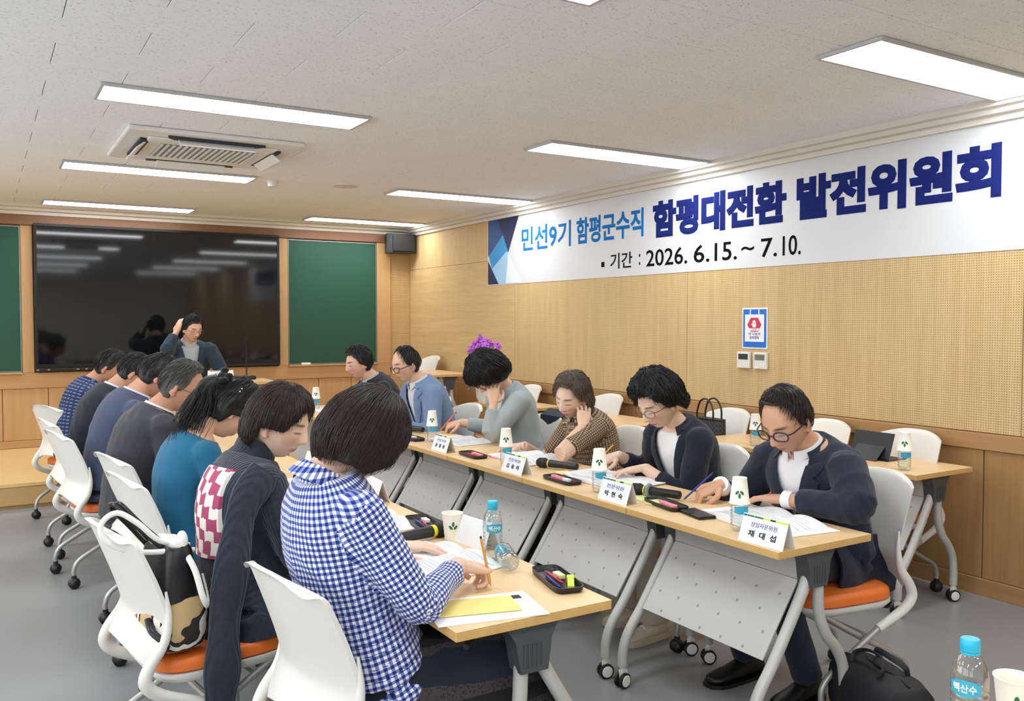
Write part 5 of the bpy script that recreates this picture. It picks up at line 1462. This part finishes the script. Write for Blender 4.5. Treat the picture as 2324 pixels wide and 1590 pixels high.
def booklet(x, y, rz, label, w=.20, d=.28, lift=.016, curl=.0, z=TZ, seed=1):
    # open booklet: two page blocks meeting at the spine; local x across, y towards the top of the page
    b = thing('open_booklet', label, 'booklet', (x, y, z), rz, 'open booklets')
    rn = random.Random(seed)
    for s_ in (-1, 1):
        P = []; Q = []
        for i in range(13):
            u = i / 12; P.append([]); Q.append([])
            for k in range(5):
                v = -d / 2 + d * k / 4
                hgt = .004 + lift * (sin(pi * min(1, u * 1.25 + .06)) ** .8) * (1 - .45 * u) + curl * (u ** 3) * (1 if s_ > 0 else .2)
                P[-1].append(Vector((s_ * u * w, v, hgt))); Q[-1].append(Vector((s_ * u * w, v, .0006 + curl * .8 * u ** 3 * (1 if s_ > 0 else .2))))
        pg = obj('page_block', MB().slab(P, Q), 'paper', b, True)
        ln = MB()
        for r in range(13):
            v = d / 2 - .03 - r * .018
            if v < -d / 2 + .02: break
            u0 = rn.choice((.12, .12, .2)); u1 = rn.choice((.9, .88, .85, .6))
            if r in (3, 8): continue
            L_ = []
            for i in range(9):
                u = u0 + (u1 - u0) * i / 8; hgt = .0046 + lift * (sin(pi * min(1, u * 1.25 + .06)) ** .8) * (1 - .45 * u) + curl * (u ** 3) * (1 if s_ > 0 else .2)
                L_.append([Vector((s_ * u * w, v, hgt)), Vector((s_ * u * w, v - (.0035 if r else .008), hgt))])
            ln.grid(L_)
        lo = obj('printed_lines', ln, 'ink_grey', pg); lo['kind'] = 'stuff'
    return b
booklet(2.625, 2.39, RT(90 - 8), 'thick open booklet before the nearest man in the navy suit', .255, .30, .024, 0, seed=2)
booklet(2.64, 3.36, RT(90 + 8), 'open booklet under the hands of the woman in the navy blazer', .21, .28, .018, .03, seed=3)
booklet(2.65, 4.17, RT(90 + 4), 'open booklet with curled pages before the woman in the brown checked blouse', .21, .26, .03, .01, seed=4)
booklet(2.66, 5.02, RT(90 + 6), 'open booklet before the woman in the grey jacket', .21, .28, .014, 0, seed=5)
booklet(2.60, 7.40, RT(90), 'open booklet on the farthest right table', .20, .28, .014, 0, seed=6)
booklet(2.58, 5.90, RT(90), 'open booklet before the man in the light blue jacket', .20, .28, .014, 0, seed=16)
booklet(1.245, 2.555, RT(-90 + 12), 'open booklet under the arm of the woman in gingham', .215, .29, .028, .0, seed=7)
booklet(1.27, 3.20, RT(-90 - 4), 'open booklet before the woman in the draped cardigan', .21, .28, .02, 0, seed=8)
booklet(1.25, 4.05, RT(-90), 'open booklet before the woman in teal', .21, .28, .016, 0, seed=9)
booklet(1.22, 4.85, RT(-90), 'open booklet before the grey-haired man', .21, .28, .016, 0, seed=10)

def tray(x, y, rz, label, items, z=TZ):
    t_ = thing('pen_tray', label, 'tray', (x, y, z), rz, 'black pen trays'); L_, W_ = .125, .048
    def rr(a, b, n=28): return [Vector((a * (abs(cos(q)) ** .35) * (1 if cos(q) > 0 else -1), b * (abs(sin(q)) ** .35) * (1 if sin(q) > 0 else -1), 0)) for q in [2 * pi * j / n for j in range(n)]]
    rs = [[p + Vector((0, 0, zz)) for p in rr(L_ - k, W_ - k)] for k, zz in ((.006, 0), (.002, .006), (0, .018), (.003, .0185), (.006, .008), (.010, .004))]
    obj('shell', MB().rings(rs), 'black_plastic', t_, True)
    M = Matrix.Translation((x, y, z)) @ Matrix.Rotation(rz, 4, 'Z')
    for kind, ix, iy, ia, m, lab in items:
        Mi = M @ Matrix.Translation((ix, iy, .0062)) @ Matrix.Rotation(ia, 4, 'Z'); e = Mi.to_euler(); l = Mi.translation
        if kind == 'pen':
            o = thing('pen', lab, 'pen', l, e.z); r = .0045
            T_ = Matrix.Translation((0, 0, r + .0002)) @ Matrix.Rotation(pi / 2, 4, 'Y')
            obj('barrel', MB().lathe([(r * .6, -.068), (r, -.066), (r, .045), (r * .8, .05)], 12, T_), m, o, True); obj('tip', MB().lathe([(r * .8, .0505), (.001, .068)], 12, T_), 'chrome', o, True); obj('clip', MB().box(-.064, -.03, -.001, .001, r * 2, r * 2 + .0015), 'black_plastic', o)
        elif kind == 'marker':
            o = thing('highlighter', lab, 'highlighter', l, e.z)
            obj('barrel', MB().cbox(-.05, .02, -.010, .010, 0, .015, .003), 'lime' if m == 'lime' else m, o); obj('cap', MB().cbox(.021, .052, -.0115, .0115, 0, .0165, .003), m, o)
        else:
            o = thing('eraser', lab, 'eraser', l, e.z); obj('block', MB().cbox(-.02, .012, -.011, .011, 0, .013, .002), m, o); obj('sleeve', MB().cbox(.0121, .026, -.0112, .0112, 0, .0131, .0015), 'strap_white', o)
    return t_
tray(1.475, 2.155, RT(76), 'black pen tray with a yellow highlighter at the near end of the left row', [('pen', -.02, .022, .0, 'pen_blue', 'dark blue pen along the rim of the nearest tray'), ('pen', .02, .004, .06, 'pen_red', 'red pen in the middle of the nearest tray'), ('eraser', .02, -.016, .1, 'eraser', 'cream eraser in the nearest tray'), ('marker', -.06, -.022, -.35, 'lime', 'yellow-green highlighter in the nearest tray')])
tray(1.44, 3.02, RT(80), 'black pen tray behind the microphone on the left row', [('pen', .0, .012, .05, 'pen_blue', 'purple-blue pen in the tray behind the microphone'), ('pen', .0, -.004, -.05, 'pen_red', 'red pen in the tray behind the microphone'), ('eraser', .03, -.02, .1, 'strap_white', 'white eraser in the tray behind the microphone')])
tray(2.425, 3.50, RT(88), 'black pen tray with pink notes before the navy blazer woman', [('marker', .03, .0, .05, 'pink_paper', 'pink highlighter in the tray before the navy blazer woman'), ('eraser', -.04, -.005, .1, 'strap_white', 'white eraser in the tray before the navy blazer woman'), ('pen', .0, -.024, 0, 'pen_red', 'red pen in the tray before the navy blazer woman')])
tray(2.43, 4.42, RT(86), 'black pen tray before the brown blouse woman', [('pen', 0, .01, 0, 'pen_red', 'red pen in the tray before the brown blouse woman'), ('marker', -.03, -.015, .1, 'pink_paper', 'pink highlighter in the tray before the brown blouse woman')])
tray(2.43, 5.26, RT(90), 'black pen tray before the grey jacket woman', [('pen', 0, .01, 0, 'pen_blue', 'blue pen in the tray before the grey jacket woman'), ('eraser', .0, -.015, .1, 'strap_white', 'white eraser in the tray before the grey jacket woman')])
tray(2.48, 2.80, RT(80), 'black pen tray beside the microphone on the nearest right table', [('marker', -.04, .01, .05, 'pink_paper', 'pink highlighter in the tray by the phone'), ('pen', .01, -.012, .1, 'pencil_wood', 'yellow pencil in the tray by the phone')])
tray(1.42, 3.86, RT(85), 'black pen tray beside the woman in teal', [('pen', .0, 0, 0, 'pen_red', 'red pen in the tray beside the woman in teal')])
tray(2.43, 6.9, RT(90), 'black pen tray near the far end of the right row', [('pen', .0, 0, 0, 'pen_blue', 'blue pen in the far tray of the right row')])

def mic(x, y, rz, label, z=TZ, ring='yellow_ring', clip=False, rw=.004):
    m = thing('microphone', label, 'microphone', (x, y, z), rz, 'wireless microphones')
    T_ = Matrix.Translation((0, 0, .0265)) @ Matrix.Rotation(pi / 2, 4, 'Y') @ Matrix.Rotation(0, 4, 'Z')
    obj('handle', MB().lathe([(.014, -.13), (.0185, -.126), (.019, -.02), (.021, .045)], 20, T_), 'black_plastic', m, True)
    obj('colour_ring', MB().lathe([(.0214, .046), (.0218, .047), (.0218, .047 + rw), (.0214, .048 + rw)], 20, T_), ring, m, True)
    obj('grille', MB().lathe([(.0205, .0462), (.0212, .0615), (.0262, .072), (.0265, .095), (.025, .112), (.018, .124), (.006, .128)], 20, T_), 'black_rubber', m, True)
    obj('collar', MB().lathe([(.0268, .074), (.028, .077), (.028, .082), (.0268, .085)], 20, T_), 'black_plastic', m, True)
    if clip: obj('roll_guard', MB().lathe([(.0225, .02), (.034, .022), (.034, .036), (.0225, .038)], 6, T_), 'ac_grey', m)
    return m
mic(1.335, 2.815, RT(12), 'black microphone with a yellow ring on the left row', rw=.013)
mic(2.60, 3.80, RT(112), 'black microphone with a slim yellow ring between two right tables')
mic(2.56, 2.965, RT(108), 'black microphone with a grey roll guard before the navy blazer woman', TZ + .0, clip=True)
mic(2.60, 5.62, RT(100), 'black microphone beside the man in the light blue jacket')
# gooseneck microphone on the speaker desk
gm = thing('gooseneck_microphone', 'tall gooseneck microphone on the speaker desk', 'microphone', (2.22, 8.66, TZ + .21), RT(180))
obj('base', MB().cbox(-.075, .075, -.06, .06, 0, .035, .01), 'black_plastic', gm); obj('key', MB().cbox(-.02, .02, .02, .045, .0352, .04, .002), 'steel_trim', gm)
gp = smooth_path([(0, -.02, .035), (0, -.02, .15), (.0, -.015, .30), (.01, .0, .36)], 5)
obj('neck', MB().tube(gp, .007, 8), 'black_plastic', gm, True); obj('head', MB().tube([gp[-1], gp[-1] + Vector((.004, .012, .035))], [.009, .009], 10), 'black_rubber', gm, True)

# phone, notes, pads
ph = thing('phone', 'black phone in a folding case on the nearest right table', 'phone', (2.47, 2.60, TZ), RT(78))
obj('case', MB().cbox(-.082, .082, -.04, .04, 0, .007, .003), 'black_plastic', ph); obj('flap', MB().cbox(-.08, .08, -.039, .039, .0072, .013, .003), 'leather_black', ph); obj('clasp', MB().cbox(-.012, .012, .02, .044, .0132, .0155, .001), 'leather_black', ph)
sp = thing('spiral_pad', 'small spiral-bound white pad beside the phone', 'notepad', (2.56, 2.58, TZ), RT(85))
obj('pages', MB().cbox(-.06, .06, -.04, .04, 0, .008, .001), 'paper', sp)
for k in range(9): obj('coil', MB().tube([(-.05 + k * .0125, .040 + .006 * cos(a), .005 + .006 * sin(a)) for a in [2 * pi * j / 8 for j in range(9)]], .0009, 5), 'chrome', sp, True)
def flat(name, x, y, rz, hx_, hy_, th, mat, label, cat, z=TZ, curl=0):
    o = thing(name, label, cat, (x, y, z), rz)
    P = [[Vector((-hx_ + 2 * hx_ * i / 6, -hy_ + 2 * hy_ * k / 4, th + curl * (abs(i - 3) / 3) ** 2)) for k in range(5)] for i in range(7)]
    obj('sheet', MB().slab(P, [[Vector((p.x, p.y, p.z - th)) for p in r] for r in P]), mat, o); return o
o = flat('sticky_notes', 2.53, 3.62, RT(80), .045, .035, .006, 'yellow_paper', 'yellow sticky notes curling up beside the microphone', 'notes', TZ, .012)
flat('sticky_notes', 2.53, 4.33, RT(80), .05, .03, .004, 'pink_paper', 'pink sticky notes beside the brown blouse woman\'s tray', 'notes')
flat('sticky_notes', 2.47, 4.60, RT(70), .045, .04, .004, 'yellow_paper', 'yellow sticky notes behind the fourth name card', 'notes')
o = flat('notepad', 2.535, 2.90, RT(82), .09, .05, .005, 'lime', 'pale green notepad under the microphone with the roll guard', 'notepad', TZ - .0002)
MATS['lime_pale'] = plain('lime_pale', 'DDE2A0', .7)
o.children[0].data.materials[0] = MATS['lime_pale']; o.location = (2.50, 2.93, TZ)
o = flat('document', 1.165, 2.06, RT(-12), .155, .105, .0015, 'paper', 'white printed sheet under the yellow envelope', 'paper')
obj('dark_band', MB().cbox(-.02, .13, .045, .075, .0016, .0022, .0002), 'ink', o); obj('light_strip', MB().cbox(.03, .09, .052, .066, .0023, .0027, .0001), 'ink_grey', o)
flat('envelope', 1.15, 2.075, RT(-16), .115, .062, .003, 'yellow_paper', 'yellow envelope lying on the white sheet by the writing hand', 'envelope', TZ + .0032)
flat('notebook', 1.25, 3.66, RT(-80), .09, .06, .008, 'pink_paper', 'pink notebook past the woman in the draped cardigan', 'notebook')
fo = thing('folder_stand', 'black folder standing open before the woman in teal', 'folder', (1.40, 4.16, TZ), RT(-86))
for s_ in (-1, 1):
    Mf = Matrix.Rotation(radians(14 * s_), 4, 'Y') ; obj('cover', MB().cbox(.002 if s_ > 0 else -.006, .006 if s_ > 0 else -.002, -.11, .11, .0, .085, .0015, 0, Matrix.Translation((s_ * .026, 0, 0)) @ Matrix.Rotation(radians(-13 * s_), 4, 'Y')), 'tablet_black', fo)

# writing tools in hands
def held(name, a, b, r, mat, label, cat='pen'):
    a, b = Vector(a), Vector(b); u = (b - a).normalized(); q = Vector((0, 0, 1)).rotation_difference(u)
    o = thing(name, label, cat, a); o.rotation_mode = 'QUATERNION'; o.rotation_quaternion = q; L_ = (b - a).length
    obj('tip', MB().lathe([(.0006, 0), (r * .85, .014)], 10), 'pencil_wood' if 'pencil' in name else 'chrome', o, True)
    obj('barrel', MB().lathe([(r * .86, .0142), (r, .02), (r, L_ - .008), (r * .8, L_)], 10), mat, o, True)
    obj('end', MB().lathe([(r * .8, L_ + .0001), (r * .8, L_ + .006), (r * .4, L_ + .008)], 10), 'black_plastic', o, True); return o
held('pencil', (1.265, 2.19, TZ + .008), (1.245, 2.215, .885), .0042, 'pencil_wood', 'yellow pencil held by the woman in gingham', 'pencil')
held('pen', (2.60, 2.83, TZ + .003), (2.69, 2.74, .865), .0042, 'pen_blue', 'blue pen held by the nearest man')
held('pencil', (2.72, 3.68, TZ + .003), (2.80, 3.57, .88), .0042, 'pencil_wood', 'pencil held by the woman in the navy blazer', 'pencil')
held('pen', (2.74, 5.48, TZ + .003), (2.82, 5.38, .88), .0050, 'pen_orange', 'orange pen held by the woman in the grey jacket')

# ---------------- bags and hung things
bg = thing('handbag', 'black leather handbag with a white strap on the orange seat', 'handbag', (.50, 2.955, .478), RT(-75))
rs = []
for z, a, b in ((.17, .115, .085), (.20, .112, .08), (.27, .104, .066), (.325, .098, .05), (.335, .092, .044)):
    rs.append([Vector((a * (abs(cos(q)) ** .6) * (1 if cos(q) > 0 else -1), b * (abs(sin(q)) ** .6) * (1 if sin(q) > 0 else -1), z + .006 * sin(q * 5))) for q in [2 * pi * j / 32 for j in range(32)]])
obj('upper_body', MB().rings(rs), 'leather_black', bg, True)
rs = []
for z, a, b in ((.001, .09, .065), (.015, .12, .09), (.06, .135, .10), (.11, .132, .098), (.155, .120, .090), (.175, .112, .083)):
    rs.append([Vector((a * (abs(cos(q)) ** .7) * (1 if cos(q) > 0 else -1) * (1 + .03 * sin(q * 4 + z * 40)), b * (abs(sin(q)) ** .7) * (1 if sin(q) > 0 else -1), z)) for q in [2 * pi * j / 36 for j in range(36)]])
lo = obj('checked_body', MB().rings(rs), 'tan_plaid', bg, True); lo['label'] = 'tan checked lower part'
def band(pts, wdt, th, mat, name, par, n=5):
    P_ = smooth_path(pts, n); obj(name, MB().tube(P_, wdt, 8, flat=th, ref=(1, 0, 0)), mat, par, True)
BL = Matrix.Rotation(radians(75), 3, 'Z')
def bagl(p): return BL @ (Vector(p) - Vector((.50, 2.955, .478)))
band([bagl(p) for p in ((.56, 2.93, .80), (.465, 2.89, .835), (.40, 2.88, .90), (.34, 2.88, .94), (.295, 2.875, .91), (.31, 2.87, .855), (.39, 2.87, .815), (.50, 2.88, .80), (.57, 2.90, .79))], .0085, .5, 'strap_white', 'shoulder_strap', bg)
band([(.085, .01, .325), (.12, .03, .26), (.15, .04, .18), (.145, .06, .145), (.125, .07, .17), (.11, .06, .24)], .010, .35, 'strap_white', 'shoulder_strap', bg)
for dx in (0, .02):
    band([(-.085, -.02 + dx, .30), (-.10, -.08 + dx, .38), (-.085, -.145 + dx, .455), (-.045, -.15 + dx, .47), (.0, -.10 + dx, .40), (.04, -.03 + dx, .32)], .0075, 1, 'leather_black', 'handle', bg)
obj('white_scarf', remesh(MB().ell((.03, .0, .335), (.05, .03, .03)).ell((.075, .01, .345), (.02, .02, .04)).ell((-.02, -.01, .34), (.04, .03, .02)), .006, 2), None, bg).data.materials.append(MATS['strap_white'])
for x in (-.09, .085): obj('buckle', MB().tube([(x, .0 + .012 * cos(a), .315 + .012 * sin(a)) for a in [2 * pi * j / 10 for j in range(11)]], .0022, 6), 'gold', bg, True)
obj('front_tie', MB().tube(smooth_path([(.06, -.095, .12), (.10, -.10, .09), (.13, -.07, .05), (.12, -.08, .02)], 5), [.012] * 16, 8, flat=.6), 'leather_black', bg, True)

fb = thing('duffel_bag', 'black duffel bag on the floor by the nearest man\'s feet', 'bag', (2.80, 1.985, .001), RT(70))
rs = []
for x, a, b in ((-.20, .06, .09), (-.185, .095, .115), (-.10, .115, .125), (.0, .118, .122), (.10, .115, .126), (.185, .095, .112), (.20, .06, .085)):
    rs.append([Vector((x, a * (abs(cos(q)) ** .6) * (1 if cos(q) > 0 else -1), .128 + b * (abs(sin(q)) ** .6) * (1 if sin(q) > 0 else -1) + .004 * sin(q * 7 + x * 30))) for q in [2 * pi * j / 28 for j in range(28)]])
obj('body', MB().rings(rs), 'bag_cloth', fb, True)
for y in (-.06, .06): band([(-.08, y, .245), (-.085, y * .7, .28), (-.04, y * .3, .30), (.04, y * .3, .30), (.085, y * .7, .28), (.08, y, .245)], .011, .35, 'bag_cloth', 'handle', fb)
obj('zip', MB().tube([(-.17, 0, .243), (-.09, 0, .252), (0, 0, .250), (.09, 0, .253), (.17, 0, .243)], .005, 6), 'black_plastic', fb, True)
obj('end_pocket', MB().cbox(.19, .215, -.06, .06, .04, .18, .01), 'bag_cloth', fb)

hb_ = thing('handbag', 'dark woven handbag with two loop handles on the chair at the wood wall', 'handbag', (4.36, 4.47, .474), RT(90))
rs = []
for z, a, b in ((.0, .115, .055), (.03, .125, .062), (.2, .130, .058), (.35, .134, .045), (.365, .130, .04)):
    rs.append([Vector((a * (abs(cos(q)) ** .45) * (1 if cos(q) > 0 else -1), b * (abs(sin(q)) ** .6) * (1 if sin(q) > 0 else -1), z)) for q in [2 * pi * j / 32 for j in range(32)]])
obj('body', MB().rings(rs), 'bag_check', hb_, True)
for y in (-.04, .04): band([(-.075, y, .35), (-.07, y, .44), (-.02, y, .50), (.045, y, .49), (.08, y, .42), (.085, y, .35)], .0065, 1, 'leather_black', 'handle', hb_)
obj('rim', MB().tube([(.132 * (abs(cos(q)) ** .45) * (1 if cos(q) > 0 else -1), .043 * (abs(sin(q)) ** .6) * (1 if sin(q) > 0 else -1), .362) for q in [2 * pi * j / 32 for j in range(33)]], .005, 6), 'leather_black', hb_, True)

# navy jacket over a chair back
jk = thing('hung_jacket', 'navy jacket hung over a white chair back between two women', 'jacket', (3.31, 4.88, .50))
P = []; Q = []
for i in range(19):
    f_ = i / 18; P.append([]); Q.append([])
    for k in range(9):
        y = -.12 + .26 * k / 8; wv = .008 * sin(k * 1.7 + i * .4)
        if f_ < .5: q = f_ / .5; x = -.045 + .075 * q * .5 + wv * (1 - q); z = .06 + .345 * q
        else: q = (f_ - .5) / .5; x = .06 + .02 * q + wv * q; z = .405 - .30 * q
        if abs(f_ - .5) < .06: z += .012
        P[-1].append(Vector((x, y, z))); Q[-1].append(Vector((x + (.012 if f_ < .5 else -.012), y, z - .006)))
obj('cloth', MB().slab(P, Q), 'navy_suit_b', jk, True)

# tablet in a stand case on the wall-side table
tb_ = thing('tablet', 'black tablet in a folding stand case on the wall-side table', 'tablet', (4.36, 3.16, TZ), RT(90))
obj('base_cover', MB().cbox(-.13, .13, -.13, .05, 0, .006, .002), 'tablet_black', tb_)
obj('slate', MB().cbox(-.128, .128, -.004, .005, 0, .155, .003, 0, Matrix.Translation((0, .03, .0065)) @ Matrix.Rotation(radians(20), 4, 'X')), 'tablet_black', tb_)
obj('prop', MB().cbox(-.09, .09, -.002, .002, 0, .125, .001, 0, Matrix.Translation((0, .092, .001)) @ Matrix.Rotation(radians(48), 4, 'X')), 'tablet_black', tb_)
obj('screen', MB().box(-.118, .118, -.0052, -.0043, .012, .145, 0, Matrix.Translation((0, .03, .0065)) @ Matrix.Rotation(radians(20), 4, 'X')), 'screen', tb_)

# orchid in a white pot
oc = thing('potted_orchid', 'purple orchid in a white pot by the wood wall', 'potted plant', (4.14, 7.28, TZ))
obj('pot', MB().lathe([(.001, .0), (.06, .0), (.085, .05), (.098, .17), (.102, .175), (.094, .176), (.088, .15), (.001, .148)], 28, None, 0, False), 'pot_white', oc, True)
obj('soil', MB().lathe([(.088, .150), (.06, .158), (.001, .162)], 20), 'soil', oc, True)
rn = random.Random(4); tips = []
for k, (dx, dy, hh) in enumerate(((-.02, .21, .57), (.03, .14, .61), (.0, .07, .63), (-.03, -.08, .61), (.03, -.16, .58), (.02, -.03, .585))):
    pts = smooth_path([(0, 0, .15), (dx * .2, dy * .15, .34), (dx * .6, dy * .5, hh - .02), (dx, dy, hh - .03), (dx * 1.3, dy * 1.25, hh - .10)], 6)
    obj('stem', MB().tube(pts, [.004 - .0025 * i / len(pts) for i in range(len(pts))], 6), 'stem_green', oc, True)
    for q in pts[14::2] + [pts[-1]]: tips.append(q)
for i in range(6):
    a = i * 1.05; pts = smooth_path([(0, 0, .15), (.06 * cos(a), .06 * sin(a), .20), (.14 * cos(a), .14 * sin(a), .19), (.19 * cos(a), .19 * sin(a), .13)], 5)
    obj('leaf', MB().tube(pts, [.012 + .016 * sin(pi * k / (len(pts) - 1)) for k in range(len(pts))], 8, flat=.15), 'green_leaf', oc, True)
fm = MB()
for k in range(5):
    a = 2 * pi * k / 5 + pi / 2; R = Matrix.Rotation(a, 3, 'X'); fm.ell(R @ Vector((-.004, .017, 0)), (.004, .017, .012), 8, 6, R)
fmesh = fm.mesh('blossom', ['orchid'], True); cmesh = MB().ell((-.01, 0, -.002), (.008, .006, .007), 8, 6).mesh('blossom_centre', ['orchid_dark'], True)
for q in tips:
    p = q + Vector((rn.uniform(-.03, .01), rn.uniform(-.025, .025), rn.uniform(-.02, .02))); rot = (rn.uniform(-3, 3), rn.uniform(-.4, .4), rn.uniform(.1, 1.2))
    b_ = obj('blossom', fmesh, None, oc, loc=p, rot=rot); obj('blossom_centre', cmesh, None, b_)

bpy.data.scenes.remove(SCR)
